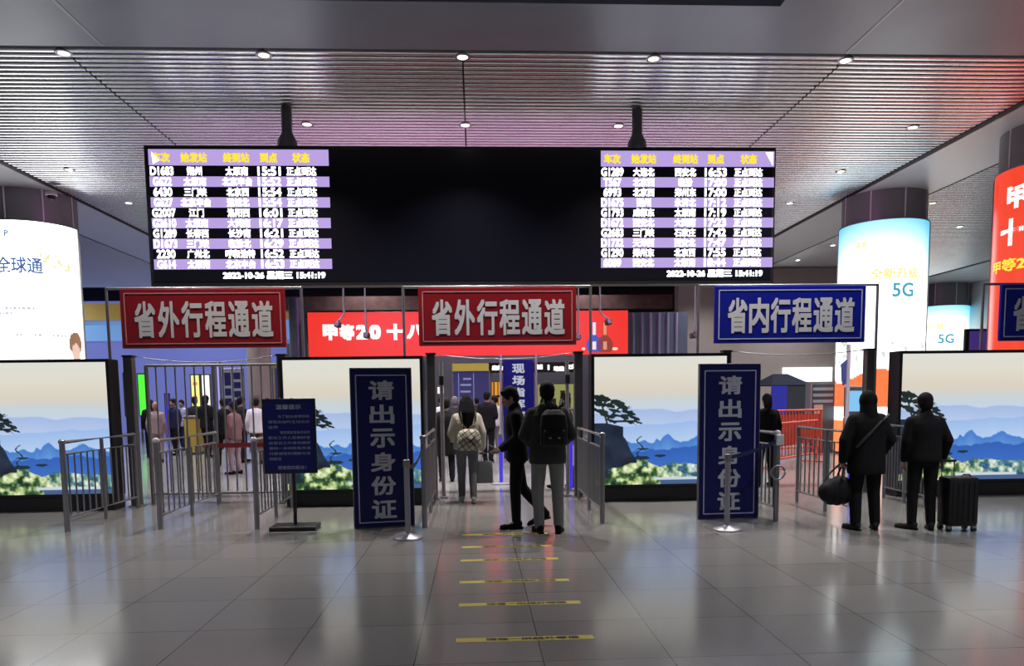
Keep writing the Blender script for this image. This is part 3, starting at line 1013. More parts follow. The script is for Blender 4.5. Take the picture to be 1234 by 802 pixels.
for x, y0, lab in ((-0.54, 11.66, 'thin pale steel pole at the left of the middle passage'), (1.43, 11.62, 'thin pale steel pole at the right of the middle passage')):
    t = thing('steel_pole', lab, 'pole', (x, y0, 0))
    MB().cyl((0, 0, 0.0), (0, 0, 2.14), 0.03).build('shaft', M_STEELW, t, smooth=40)
    MB().lathe([(0.07, 0), (0.07, 0.02), (0.035, 0.03)], n=16).build('base', M_STEELD, t, smooth=40)
    MB().span((-0.035, -0.06, 1.78), (0.035, -0.028, 1.92), 0.005).build('reader', M_BLACK, t)


# low railings running in depth
def railing(x, y0, y1, lab, bars=12, white=False, m=M_STEEL):
    L = y1 - y0
    t = thing('queue_railing', lab, 'railing', (x, y0, 0), 0, 'low steel queue railings')
    h = 1.10
    for k, yy in enumerate((0, L * 0.5, L)):
        r = 0.032 if k == 0 else 0.024
        MB().cyl((0, yy, 0), (0, yy, h if k != 1 else h - 0.01), r).build('post', m, t, smooth=40)
    b = MB()
    b.tube([(0, 0, h), (0, L, h)], 0.026)
    b.tube([(0, 0, h - 0.15), (0, L, h - 0.15)], 0.018)
    b.tube([(0, 0, 0.17), (0, L, 0.17)], 0.020)
    b.build('rail', m, t, smooth=40)
    for k in range(bars):
        yy = L * (k + 0.7) / (bars + 0.4)
        MB().cyl((0, yy, 0.17), (0, yy, h - 0.15), 0.011, n=8).build('bar', m, t, smooth=40)
    MB().ell((0, 0, h + 0.005), (0.042, 0.042, 0.035)).build('post_cap', M_LETTER if white else m, t, smooth=180)
    return t


railing(-5.06, 9.25, 11.15, 'low steel railing in front of the leftmost mountain picture')
railing(-3.95, 9.28, 11.35, 'low steel railing with a white cap, in front of the tall gate', white=True)
railing(-2.73, 9.16, 10.9, 'low steel railing beside the blue notice stand', white=True)
railing(-0.66, 9.04, 11.35, 'low steel railing along the left of the middle passage', bars=14)
railing(1.55, 9.08, 11.2, 'low steel railing along the right of the middle passage', bars=14, m=M_STEEL)
railing(3.72, 8.98, 10.85, 'low steel railing just right of the right standing blue sign', bars=14, white=True)
railing(4.66, 8.75, 10.5, 'low steel railing behind the duffel bag', bars=12)
railing(6.10, 9.7, 10.75, 'low steel railing between the two dark travellers', bars=14)
railing(8.78, 11.3, 13.3, 'low steel railing at the right edge behind the last mountain picture', bars=10)

# hand wheel hanging on the right railing
t = thing('belt_clip', 'white belt clip and ring on the railing by the right blue sign', 'belt clip', (3.72, 8.90, 0))
MB().span((-0.05, -0.02, 0.95), (0.05, 0.035, 1.09), 0.015).build('clip_body', M_LETTER, t)
ring = [(0.085 * cos(2 * pi * k / 24) - 0.02, -0.01, 0.62 + 0.085 * sin(2 * pi * k / 24)) for k in range(25)]
MB().tube(ring, 0.012, 8).build('ring', M_STEELW, t, smooth=180)
MB().span((-0.012, 0.0, 0.70), (0.008, 0.012, 0.96)).build('strap', M_STEELW, t)

# ------------------------------------------------------------------ standing blue sign boards


def stand_sign(pl, pr, h, lab):
    pl, pr = Vector(pl), Vector(pr)
    d = pr - pl
    w = d.length
    t = thing('standing_sign', lab, 'sign', (pl + pr) / 2, math.atan2(d.y, d.x))
    MB().span((-w / 2, 0, 0.0), (w / 2, 0.06, h), 0.006).build('casing', mat('grey_sign_edge', (0.16, 0.16, 0.18, 1), 0.4, 0.4), t)
    MB().span((-w / 2 + 0.012, -0.006, 0.012), (w / 2 - 0.012, 0.001, h - 0.012)).build('face_panel', M_NAVY, t)
    b = MB()
    i = 0.07
    for z in (i, h - i - 0.02):
        b.span((-w / 2 + i, -0.009, z - 0.007), (w / 2 - i, -0.0062, z + 0.007))
    for x in (-w / 2 + i, w / 2 - i):
        b.span((x - 0.007, -0.009, i), (x + 0.007, -0.0062, h - i - 0.02))
    b.build('border_line', LINE_B, t)
    b = MB()
    for k, ch in enumerate('请出示身份证'):
        b.text(ch, (0.0, -0.010, h - 0.27 - k * (h - 0.50) / 5), X3, Z3, w=0.30, h=0.235, bold=0.028)
    b.build('lettering', M_LETTERD, t)
    return t


stand_sign((-1.52, 9.02, 0), (-0.79, 9.16, 0), at(418, 443, 9.02).z, 'tall navy standing sign with grey lettering left of the middle passage')
stand_sign((2.80, 9.20, 0), (3.60, 9.24, 0), at(842, 438, 9.2).z, 'tall navy standing sign with grey lettering right of the middle passage')

# ------------------------------------------------------------------ notice stand
g = gnd(356, 637)
t = thing('notice_stand', 'black pole stand holding a small navy notice by the left railings', 'notice stand', g, 0.0)
MB().span((-0.28, -0.17, 0), (0.28, 0.17, 0.055), 0.015).build('base', M_BLACK, t)
MB().cyl((0, 0.02, 0.05), (0, 0.02, 1.55), 0.022).build('pole', M_BLACK, t, smooth=40)
zt, zb = at(350, 480, g.y).z, at(350, 570, g.y).z
fr = MB().span((-0.34, -0.03, zb), (0.30, 0.0, zt), 0.006).build('frame', M_BLACK, t)
MB().span((-0.315, -0.036, zb + 0.025), (0.275, -0.0302, zt - 0.025)).build('face_panel', M_BLUE if False else mat('notice_blue', (0.006, 0.010, 0.14, 1), 0.35, spec=0.3), t)
b = MB()
b.text('温馨提示', (-0.02, -0.038, zt - 0.10), X3, Z3, w=0.30, h=0.06, bold=0.02)
LN = ['为了配合疫情防控', '请您出站时主动出示', '证件', '请您提前准备好证件', '配合工作人员做好查', '验登记工作请勿拥挤', '保持一米间距有序通', '行感谢您的理解与支', '持配合']
for k, s in enumerate(LN):
    full = 0.50
    w = {0: 0.38, 2: 0.12, 3: 0.36, 8: 0.15}.get(k, full)
    xc = (-0.02 + 0.25 - w / 2) if k in (0, 3) else (-0.27 + w / 2)
    b.text(s, (xc, -0.038, zt - 0.215 - k * 0.064), X3, Z3, w=w, h=0.036, bold=0.0)
b.text('感谢您的配合！', (0.0, -0.038, zb + 0.075), X3, Z3, w=0.34, h=0.045, bold=0.01)
b.build('lettering', mat('notice_letter', (0.36, 0.38, 0.5, 1), 0.4), t)

# ------------------------------------------------------------------ belt stanchions


def stanchion(g, h, belt_to, lab, bm, sag):
    t = thing('belt_stanchion', lab, 'stanchion', g, 0, 'belt stanchions')
    MB().lathe([(0.165, 0), (0.165, 0.012), (0.15, 0.025), (0.05, 0.045), (0.034, 0.06)], n=32).build('base', M_STEELW, t, smooth=40)
    MB().cyl((0, 0, 0.05), (0, 0, h - 0.07), 0.032, n=16).build('pole', M_STEELW, t, smooth=40)
    MB().lathe([(0.034, h - 0.09), (0.04, h - 0.08), (0.04, h - 0.01), (0.03, h)], n=16).build('head', M_STEELD, t, smooth=40)
    p, q = Vector((0, 0, h - 0.05)), Vector(belt_to) - Vector(g)
    vs, fs = [], []
    n = 12
    for k in range(n + 1):
        f = k / n
        c = p.lerp(q, f) - Vector((0, 0, sag * 4 * f * (1 - f)))
        vs += [c + Vector((0, 0, 0.024)), c - Vector((0, 0, 0.024)), c + Vector((0.003, 0.003, -0.024)), c + Vector((0.003, 0.003, 0.024))]
    for k in range(n):
        a = 4 * k
        for j in range(4):
            fs.append((a + j, a + (j + 1) % 4, a + 4 + (j + 1) % 4, a + 4 + j))
    MB().add(vs, fs).build('belt', bm, t)
    return t


stanchion(gnd(492, 648), 0.90, (-0.66, 9.0, 1.02), 'chrome belt stanchion in front of the left standing sign', M_BLACK, 0.12)
stanchion(gnd(876, 638), 0.90, (3.66, 8.88, 1.0), 'chrome belt stanchion in front of the right standing sign', mat('navy_webbing', (0.01, 0.014, 0.08, 1), 0.6), 0.02)

# ------------------------------------------------------------------ yellow floor strips
TL = ['nearest the photographer', 'second nearest the photographer', 'third from the photographer', 'fourth from the photographer', 'fifth from the photographer', 'closest to the walking man']
for k, (y, x0, x1) in enumerate(((4.75, -0.16, 0.75), (5.58, -0.16, 0.78), (6.28, -0.17, 0.78), (7.13, -0.18, 0.78), (7.77, -0.18, 0.78), (8.48, -0.19, 0.80))):
    o = tag(MB().span((x0, y - 0.04, 0.0), (x1, y + 0.04, 0.002)).build('floor_tape', M_TAPE), 'yellow printed floor strip, ' + TL[k], 'floor tape', 'yellow floor strips')
    b = MB()
    b.text('请在一米线外等候', ((x0 + x1) / 2 + 0.05, y, 0.0026), X3, Vector((0, 1, 0)), w=0.62, h=0.05, bold=0.03)
    b.build('lettering', M_TAPED, o)

# ------------------------------------------------------------------ red lit banner and other things behind the barrier
YB = 24.0
p, q = at(370, 376, YB), at(757, 429, YB)
t = thing('lit_banner', 'long red lit banner with white lettering and two bottles, behind the middle signs', 'banner', ((p.x + q.x) / 2, YB, 0))
bw, z1, z0 = (q.x - p.x) / 2, p.z, q.z + 0.05
MB().span((-bw, 0.0, z0), (bw, 0.16, z1), 0.01).build('casing', M_BLACK, t)
MB().span((-bw + 0.01, -0.006, z0 + 0.01), (bw - 0.01, -0.0005, z1 - 0.01)).build('screen', emat('lit_red', rgb(242, 50, 34), 1.0), t)
b = MB()
xx = lambda px: at(px, 400, YB).x - (p.x + q.x) / 2
zc = at(440, 400, YB).z
for s, a, c, h in (('甲', 389, 407, 0.50), ('等', 409, 427, 0.50), ('2', 429, 443, 0.46), ('0', 445, 459, 0.46), ('十', 466, 487, 0.52), ('八', 490, 512, 0.46)):
    b.text(s, ((xx(a) + xx(c)) / 2, -0.010, zc), X3, Z3, w=xx(c) - xx(a), h=h, bold=0.06)
b.build('lettering', E_RTW, t)


def bottle(px, col, nm, neck):
    m = MB()
    zb = at(px, 424, YB).z
    o = [(0, 0), (0.18, 0.0), (0.24, 0.10), (0.26, 0.25), (0.20, 0.42), (0.08, 0.52), (0.06, 0.62), (0.06, 0.98), (0, 0.98)]
    ol = [(xx(px) + x, zb + z) for x, z in o] + [(xx(px) - x, zb + z) for x, z in reversed(o[1:-1])]
    m.extrude(ol, -0.016, -0.009)
    m.build('printed_bottle', emat(nm, col, 0.9), t)
    m = MB().span((xx(px) - 0.05, -0.019, zb + 0.55), (xx(px) + 0.05, -0.017, zb + 0.95))
    m.span((xx(px) - 0.06, -0.019, zb + 0.08), (xx(px) + 0.06, -0.017, zb + 0.34))
    m.build('printed_label', emat(nm + '_label', neck, 1.0), t)


bottle(716, rgb(70, 90, 190), 'printed_blue', rgb(245, 225, 230))
bottle(729, rgb(150, 60, 40), 'printed_brown', rgb(225, 150, 110))
m = MB()
m.ell((xx(741), -0.012, at(741, 420, YB).z), (0.10, 0.004, 0.05))
m.ell((xx(703), -0.012, at(703, 420, YB).z), (0.06, 0.004, 0.05))
m.build('printed_cups', emat('printed_cup', rgb(250, 210, 200), 1.0), t)
for s in (-1, 1):
    MB().span((s * bw * 0.9 - 0.06, 0.05, 0), (s * bw * 0.9 + 0.06, 0.17, z0 + 0.02)).build('leg', M_POST, t)

# hanging security cameras on thin rods
for k, (px, pc, py, lab) in enumerate(((414, 407, 391, 'black security camera on a rod over the white lettering of the red banner'), (440, 442, 404, 'black security camera hanging lower, over the number on the red banner'),
                                       (723, 733, 388, 'black security camera on a rod beside the two printed bottles'), (838, 836, 404, 'black security camera on a rod left of the blue overhead sign'), (697, 696, 406, 'black security camera at the right edge of the middle red sign'))):
    Y = 15.5
    a, c = at(px, 360, Y), at(pc, py, Y)
    t = thing('hanging_camera', lab, 'camera', (c.x, Y, c.z), 0, 'hanging security cameras')
    d = a.x - c.x
    MB().tube([(d, 0.0, CEIL - c.z + 0.10), (d, 0, 0.22), (d * 0.5, 0, 0.12), (0, 0.02, 0.07)], 0.022).build('rod', M_STEELW, t, smooth=60)
    MB().box((0, 0, 0), (0.12, 0.26, 0.12), 0.03).build('camera_body', M_BLACK, t)
    MB().cyl((0, -0.13, 0), (0, -0.165, 0), 0.045, n=16).build('lens', M_STEELD, t, smooth=40)

# dark blue glass shutter right of the banner
p, q = at(758, 376, 25.5), at(818, 430, 25.5)
t = thing('shutter', 'dark blue grey glossy shutter panel right of the red lit banner', 'shutter', ((p.x + q.x) / 2, 25.5, 0))
w = (q.x - p.x) / 2 + 0.3
MB().span((-w, 0, 0), (w, 0.3, p.z)).build('panel', mat('blue_grey_gloss', (0.10, 0.12, 0.17, 1), 0.3, 0.3), t)
b = MB()
for k in range(7):
    b.cyl((-w + 0.15 + k * 0.3, 0.0, 0.02), (-w + 0.15 + k * 0.3, 0.0, p.z - 0.02), 0.05, n=8)
b.build('ribs', mat('blue_grey_rib', (0.22, 0.25, 0.32, 1), 0.3, 0.3), t, smooth=40)

# dark columns and steel pier left of the banner
for (pa, pb, ytop, Y, m, lab) in ((348, 369, 378, 26.0, mat('steel_blue_cladding', (0.12, 0.135, 0.17, 1), 0.3, 0.5), 'blue grey pier just left of the red lit banner'), (298, 326, 430, 23.0, M_STONE, 'beige stone pier behind the tall gate')):
    a, c = at(pa, ytop, Y), at(pb, ytop, Y)
    r = (c.x - a.x) / 2
    t = thing('pier', lab, 'pier', ((a.x + c.x) / 2, Y, 0))
    hh = 5.0 if ytop < 400 else 4.6
    MB().lathe([(r, 0), (r, hh)], n=32).build('shaft', m, t, smooth=40)
    MB().lathe([(r + 0.04, 0), (r + 0.04, 0.16), (r, 0.18)], n=32).build('plinth', M_STEELD, t, smooth=40)


def lit_panel(px0, px1, py0, py1, Y, colr, s, lab, cat='poster', name='lit_poster', lines=None, floor=True):
    a, c = at(px0, py0, Y), at(px1, py1, Y)
    xm = (a.x + c.x) / 2
    t = thing(name, lab, cat, (xm, Y, 0))
    w = (c.x - a.x) / 2
    MB().span((-w - 0.05, 0, c.z - 0.05), (w + 0.05, 0.12, a.z + 0.05), 0.01).build('casing', M_STEELD, t)
    MB().span((-w, -0.008, c.z), (w, -0.0005, a.z)).build('lit_face', emat(name + '_' + str(len(MATS)), colr, s), t)
    if floor and c.z > 0.1:
        for sx in (-1, 1):
            MB().span((sx * w * 0.8 - 0.03, 0.03, 0), (sx * w * 0.8 + 0.03, 0.09, c.z)).build('leg', M_STEELD, t)
    if lines:
        b = MB()
        hh = a.z - c.z
        for (u0, u1, v0, v1) in lines[0]:
            b.span((-w + 2 * w * u0, -0.014, a.z - hh * v1), (-w + 2 * w * u1, -0.009, a.z - hh * v0))
        b.build('printed_blocks', lines[1], t)
    return t


BLK = emat('print_blue', rgb(44, 52, 120), 0.8)
lit_panel(166, 178, 451, 500, 30, rgb(84, 236, 60), 1.2, 'bright green lit panel behind the crowd on the left')
lit_panel(230, 242, 452, 506, 29.5, rgb(232, 236, 130), 1.25, 'yellow lit panel left of the white one behind the crowd', lines=([(0.2, 0.8, 0.15, 0.22), (0.1, 0.7, 0.45, 0.55), (0.3, 0.9, 0.7, 0.85)], emat('print_pink', rgb(240, 150, 130), 1.0)))
lit_panel(243, 254, 452, 500, 29.5, rgb(250, 255, 240), 1.5, 'white lit panel beside the yellow one behind the crowd')
lit_panel(149, 156, 450, 500, 28, rgb(250, 250, 245), 1.3, 'narrow white lit panel seen beside the first tall post')
lit_panel(199, 205, 475, 530, 30, rgb(70, 60, 225), 1.3, 'narrow violet blue light strip in the crowd', 'light', 'light_strip')
lit_panel(261, 266, 436, 500, 27, rgb(160, 160, 235), 1.1, 'tall narrow pale violet light strip left of the direction board', 'light', 'light_strip')
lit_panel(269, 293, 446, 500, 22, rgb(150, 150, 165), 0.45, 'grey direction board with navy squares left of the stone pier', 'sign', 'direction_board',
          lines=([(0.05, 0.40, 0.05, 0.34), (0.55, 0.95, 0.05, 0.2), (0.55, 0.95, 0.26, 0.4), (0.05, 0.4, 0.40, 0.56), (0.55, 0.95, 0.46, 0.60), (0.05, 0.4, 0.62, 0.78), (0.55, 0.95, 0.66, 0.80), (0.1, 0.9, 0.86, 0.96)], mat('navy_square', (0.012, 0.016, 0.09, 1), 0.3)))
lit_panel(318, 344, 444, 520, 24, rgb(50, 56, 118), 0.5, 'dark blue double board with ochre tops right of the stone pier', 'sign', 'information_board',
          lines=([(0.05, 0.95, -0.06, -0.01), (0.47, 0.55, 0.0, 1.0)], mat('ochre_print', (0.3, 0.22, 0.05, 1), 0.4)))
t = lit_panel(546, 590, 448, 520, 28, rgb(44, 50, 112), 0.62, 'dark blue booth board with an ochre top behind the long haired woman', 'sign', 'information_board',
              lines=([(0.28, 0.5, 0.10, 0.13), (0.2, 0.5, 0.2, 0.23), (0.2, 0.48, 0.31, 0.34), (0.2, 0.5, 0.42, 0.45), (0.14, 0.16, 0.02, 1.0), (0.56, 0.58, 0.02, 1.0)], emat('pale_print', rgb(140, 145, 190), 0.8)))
a = at(546, 438, 28)
MB().span((at(545, 438, 28).x - t.location.x, -0.06, at(546, 447, 28).z), (at(589, 438, 28).x - t.location.x, 0.1, a.z)).build('top_strip', mat('ochre_top', (0.36, 0.28, 0.07, 1), 0.45, 0, rgb(150, 124, 40), 0.5), t)

# black LED strip sign
p, q = at(588, 437, 30), at(700, 448, 30)
t = thing('ticker_sign', 'black ticker sign with white lit words above the far gates', 'sign', ((p.x + q.x) / 2, 30, 0))
w = (q.x - p.x) / 2
MB().span((-w, 0, q.z), (w, 0.2, p.z)).build('casing', M_BLACK, t)
b = MB()
for s, px0, px1, dz in (('出站', 593, 606, 0), ('换乘', 645, 654, 0.02), ('丨', 660, 662, 0), ('地铁', 667, 680, -0.06), ('公交', 681, 694, 0.02)):
    x0, x1 = at(px0, 441, 30).x - t.location.x, at(px1, 441, 30).x - t.location.x
    b.text(s, ((x0 + x1) / 2, -0.008, (p.z + q.z) / 2 + dz), X3, Z3, w=x1 - x0, h=0.2, bold=0.05)
b.build('lettering', E_WHITE, t)
for sx in (-1, 1):
    MB().span((sx * (w - 0.1) - 0.05, 0.05, 0), (sx * (w - 0.1) + 0.05, 0.15, q.z)).build('leg', M_STEELD, t)

# navy vertical banner in the passage
p, q = at(606, 433, 16.5), at(643, 433, 16.5)
t = thing('standing_banner', 'tall navy standing banner with white lettering behind the two walking men', 'banner', ((p.x + q.x) / 2, 16.5, 0))
w = (q.x - p.x) / 2
MB().span((-w, 0, 0.12), (w, 0.05, p.z), 0.006).build('panel', M_NAVY, t)
b = MB()
for k, ch in enumerate('现场指挥部'):
    b.text(ch, (0.0, -0.006, p.z - 0.20 - k * 0.262), X3, Z3, w=0.28, h=0.21, bold=0.035)
b.build('lettering', emat('banner_letter', rgb(200, 205, 220), 0.75), t)
b = MB()
for sx in (-1, 1):
    b.cyl((sx * (w + 0.05), 0.02, 0), (sx * (w + 0.05), 0.02, p.z + 0.1), 0.03)
    b.span((sx * (w + 0.05) - 0.04, -0.25, 0), (sx * (w + 0.05) + 0.04, 0.28, 0.03))
b.build('stand_frame', M_STEELW, t, smooth=40)
MB().span((-w, -0.004, 0.12), (w, 0.0, 0.2)).build('bottom_rail', M_STEELW, t)

# lit shop fronts at the far end of the passage
lit_panel(590, 605, 460, 500, 34, rgb(222, 150, 60), 1.0, 'glowing orange shop window at the end of the passage', 'shop window', 'shop_window', lines=([(0.3, 0.4, 0, 1), (0.65, 0.72, 0, 1), (0, 1, 0.4, 0.46)], mat('shop_dark', (0.1, 0.04, 0.02, 1), 0.5)))
lit_panel(648, 692, 463, 500, 34, rgb(158, 160, 96), 0.8, 'dim yellowish shop window at the right end of the passage', 'shop window', 'shop_window', lines=([(0.1, 0.2, 0.3, 1), (0.35, 0.5, 0.45, 1), (0.62, 0.75, 0.2, 1), (0.84, 0.9, 0.3, 1)], mat('shop_goods', (0.2, 0.17, 0.12, 1), 0.5)))
lit_panel(527, 535, 466, 474, 33, rgb(230, 230, 230), 1.1, 'small white lit sign at the left end of the passage', 'sign', 'lit_sign')
lit_panel(470, 512, 436, 470, 35.6, rgb(70, 60, 100), 0.5, 'dim violet panel far behind the left of the passage', 'wall poster', 'lit_wall_poster')

# counters in the far crowd


def counter(px0, px1, py0, Y, m, lab, lamp=None):
    a, c = at(px0, py0, Y), at(px1, py0, Y)
    w = (c.x - a.x) / 2
    t = thing('counter', lab, 'counter', ((a.x + c.x) / 2, Y, 0))
    MB().span((-w, 0, 0.05), (w, 0.6, a.z - 0.04), 0.01).build('body', m, t)
    MB().span((-w - 0.03, -0.03, a.z - 0.04), (w + 0.03, 0.63, a.z), 0.008).build('worktop', M_STEELW, t)
    MB().span((-w + 0.03, 0.03, 0), (w - 0.03, 0.57, 0.05)).build('toe_kick', M_BLACK, t)


counter(221, 237, 501, 22, mat('ochre_box', (0.42, 0.30, 0.05, 1), 0.5), 'ochre yellow counter in the left crowd')
counter(174, 186, 503, 23, mat('tan_box', (0.34, 0.28, 0.17, 1), 0.5), 'tan counter below the green lit panel')
counter(241, 262, 507, 24, mat('grey_box', (0.3, 0.3, 0.31, 1), 0.5), 'grey counter below the white lit panel')
counter(596, 606, 502, 22, M_LETTER, 'white counter beside the dark man with his back turned')
counter(660, 692, 492, 26, mat('cream_box', (0.4, 0.38, 0.30, 1), 0.5), 'cream counter below the dim yellowish shop window')

# violet light poles in the passage
for (px, py, Y, lab) in ((604, 583, 13.2, 'short glowing violet post behind the man looking at his phone'), (688, 590, 12.4, 'short glowing violet post behind the man with the backpack'), (1024, 598, 10.8, 'short glowing violet post hidden behind the hooded traveller')):
    gg = gnd(px, py)
    t = thing('light_post', lab, 'light post', gg, 0, 'glowing violet posts')
    MB().lathe([(0.17, 0), (0.17, 0.02), (0.05, 0.04)], n=20).build('base', M_STEELW, t, smooth=40)
    MB().cyl((0, 0, 0.03), (0, 0, 0.86), 0.035).build('glowing_tube', emat('violet_tube', rgb(62, 44, 215), 0.95), t, smooth=40)
    MB().cyl((0, 0, 0.86), (0, 0, 0.92), 0.042).build('cap', M_STEELD, t, smooth=40)

# ---- right hand background: tent, red fence, boards, kiosk, pole
Y = 24.0
a, c = at(930, 462, Y), at(979, 490, Y)
t = thing('canopy_tent', 'dark blue canopy tent in front of the beige stone wall', 'tent', ((a.x + c.x) / 2, Y + 1.0, 0))
w = (c.x - a.x) / 2
zr, zp = a.z - 0.05, at(948, 453, Y).z + 0.1
MB().add([(-w, -1, zr), (w, -1, zr), (w, 1, zr), (-w, 1, zr), (-0.25, 0, zp), (0.25, 0, zp), (-w, -1, zr - .02), (w, -1, zr - .02), (w, 1, zr - .02), (-w, 1, zr - .02)],
         [(0, 1, 5, 4), (1, 2, 5), (2, 3, 4, 5), (3, 0, 4), (6, 9, 8, 7), (0, 6, 7, 1), (1, 7, 8, 2), (2, 8, 9, 3), (3, 9, 6, 0)]).build('roof', mat('tent_roof', (0.008, 0.010, 0.016, 1), 0.95, spec=0.05), t)
MB().span((-w, -1.0, 0.35), (-w * 0.25, -0.97, zr)).build('side_curtain', mat('tent_blue', (0.01, 0.016, 0.30, 1), 0.6), t)
MB().span((-w * 0.25, -0.99, 0.2), (w, -0.96, zr)).build('front_curtain', mat('tent_dark', (0.012, 0.016, 0.022, 1), 0.8), t)
for sx in (-1, 1):
    for sy in (-1, 1):
        MB().cyl((sx * (w - 0.04), sy * 0.92, 0), (sx * (w - 0.04), sy * 0.92, zr), 0.03).build('leg', M_STEEL, t, smooth=40)

RF = mat('red_barrier_paint', (0.50, 0.07, 0.045, 1), 0.5)
for k, (pxa, ya, pxb, yb, lab) in enumerate(((934, 18.2, 990, 18.6, 'red crowd barrier in front of the blue tent'), (929, 15.0, 985, 16.8, 'lower red crowd barrier nearest the railing'))):
    a, c = at(pxa, 500, ya), at(pxb, 500, yb)
    d = Vector((c.x - a.x, c.y - a.y, 0))
    t = thing('crowd_barrier', lab, 'barrier', ((a.x + c.x) / 2, (a.y + c.y) / 2, 0), math.atan2(d.y, d.x), 'red crowd barriers')
    L = d.length / 2
    b = MB()
    h = 1.15 if k == 0 else 0.95
    for z in (h, 0.2):
        b.cyl((-L, 0, z), (L, 0, z), 0.025)
    for x in (-L, L):
        b.cyl((x, 0, 0.02), (x, 0, h), 0.025)
    b.build('rail_frame', RF, t, smooth=40)
    for j in range(15):
        x = -L + 2 * L * (j + 0.5) / 15
        MB().cyl((x, 0, 0.2), (x, 0, h), 0.014, n=6).build('bar', RF, t, smooth=40)
    MB().span((-L, 0.02, 0.45), (L, 0.03, h - 0.1)).build('infill_panel', RF, t)
    for x in (-L * 0.85, L * 0.85):
        MB().span((x - 0.03, -0.25, 0), (x + 0.03, 0.25, 0.03)).build('foot', RF, t)

a = gnd(990, 545)
t = thing('information_kiosk', 'dark teal information kiosk board right of the blue tent', 'kiosk', (a.x, a.y, 0))
zt = at(990, 462, a.y).z
w = 0.30
MB().span((-w, 0, 0), (w, 0.3, zt), 0.015).build('casing', mat('teal_grey', (0.03, 0.05, 0.075, 1), 0.35), t)
b = MB()
for k in range(3):
    b.span((-w + 0.03, -0.006, zt - 0.18 - k * 0.16), (w - 0.03, -0.0005, zt - 0.10 - k * 0.16))
b.build('printed_rows', mat('pale_teal_print', (0.2, 0.3, 0.36, 1), 0.4), t)
MB().span((-w + 0.06, -0.006, 0.15), (-w + 0.30, -0.0005, zt - 0.55)).build('beige_panel', mat('beige_print', (0.42, 0.32, 0.25, 1), 0.4), t)
MB().span((-w - 0.035, -0.01, 0), (-w, 0.31, zt + 0.02)).build('edge_strip', M_STEELW, t)

a = gnd(1003, 556)
t = thing('flag_pole', 'pale pole with a blue and white pennant beside the orange poster base', 'pole', (a.x - 0.3, a.y - 1.2, 0))
zt = at(1003, 415, a.y - 1.2).z
MB().cyl((0, 0, 0), (0, 0, zt), 0.04).build('shaft', M_LETTER, t, smooth=40)
MB().lathe([(0.2, 0), (0.2, 0.03), (0.05, 0.05)], n=20).build('base', M_STEELD, t, smooth=40)
zf = at(1000, 433, a.y - 1.2).z
MB().add([(-0.04, -0.01, zf), (-0.17, -0.03, zf - 0.1), (-0.14, -0.01, zf - 0.45), (-0.09, 0.01, zf - 0.56), (-0.04, 0.0, zf - 0.5), (-0.04, 0.01, zf), (-0.17, -0.01, zf - 0.1), (-0.14, 0.01, zf - 0.45), (-0.09, 0.03, zf - 0.56), (-0.04, 0.02, zf - 0.5)],
         [(0, 1, 2, 3, 4), (9, 8, 7, 6, 5), (0, 5, 6, 1), (1, 6, 7, 2), (2, 7, 8, 3), (3, 8, 9, 4)]).build('pennant', mat('pennant_blue', (0.08, 0.12, 0.4, 1), 0.6), t)

a = gnd(1023, 560)
t = thing('ticket_kiosk', 'small kiosk with a pale blue screen in front of the orange poster', 'kiosk', (a.x, a.y - 0.2, 0))
MB().span((-0.16, 0, 0), (0.16, 0.22, 1.05), 0.02).build('pedestal', mat('kiosk_orange', (0.5, 0.22, 0.1, 1), 0.4), t)
MB().span((-0.22, -0.05, 1.05), (0.22, 0.10, 1.72), 0.03).build('head', M_STEELD, t)
MB().span((-0.17, -0.058, 1.18), (0.17, -0.0505, 1.62)).build('screen', emat('pale_blue_screen', rgb(130, 196, 240), 1.0), t)

# purple board far right
a, c = at(1164, 396, 22), at(1236, 434, 22)
t = thing('purple_board', 'purple board with red shapes behind the blue sign at the right edge', 'board', ((a.x + c.x) / 2, 22, 0))
w = (c.x - a.x) / 2
MB().span((-w, 0, c.z), (w, 0.1, a.z), 0.01).build('frame', M_BLACK, t)
MB().span((-w + 0.12, -0.01, c.z + 0.05), (w - 0.05, -0.0005, a.z - 0.07)).build('face_panel', emat('purple_face', rgb(66, 44, 120), 0.8), t)
b = MB()
b.ell((-0.15, -0.015, c.z + 0.25), (0.22, 0.006, 0.12)).ell((0.45, -0.015, c.z + 0.22), (0.2, 0.006, 0.10))
b.build('red_shapes', emat('red_shape', rgb(232, 90, 60), 0.9), t)
for sx in (-1, 1):
    MB().cyl((sx * (w - 0.05), 0.05, 0), (sx * (w - 0.05), 0.05, a.z), 0.04).build('leg', M_STEELW, t, smooth=40)

# ------------------------------------------------------------------ people
def remesh(mb, vox, extra=None, smooth_it=3, fac=0.5):
    me = bpy.data.meshes.new('tmp')
    me.from_pydata(mb.v, [], mb.f)
    ob = bpy.data.objects.new('tmp', me)
    COL.objects.link(ob)
    r = ob.modifiers.new('r', 'REMESH')
    r.mode = 'VOXEL'
    r.voxel_size = vox
    s = ob.modifiers.new('s', 'SMOOTH')
    s.iterations = smooth_it
    s.factor = fac
    dg = bpy.context.evaluated_depsgraph_get()
    m2 = bpy.data.meshes.new_from_object(ob.evaluated_get(dg))
    out = MB()
    out.v = [tuple(v.co) for v in m2.vertices]
    out.f = [tuple(p.vertices) for p in m2.polygons]
    bpy.data.objects.remove(ob)
    bpy.data.meshes.remove(me)
    bpy.data.meshes.remove(m2)
    if extra:
        out.add(extra.v, extra.f)
    return out


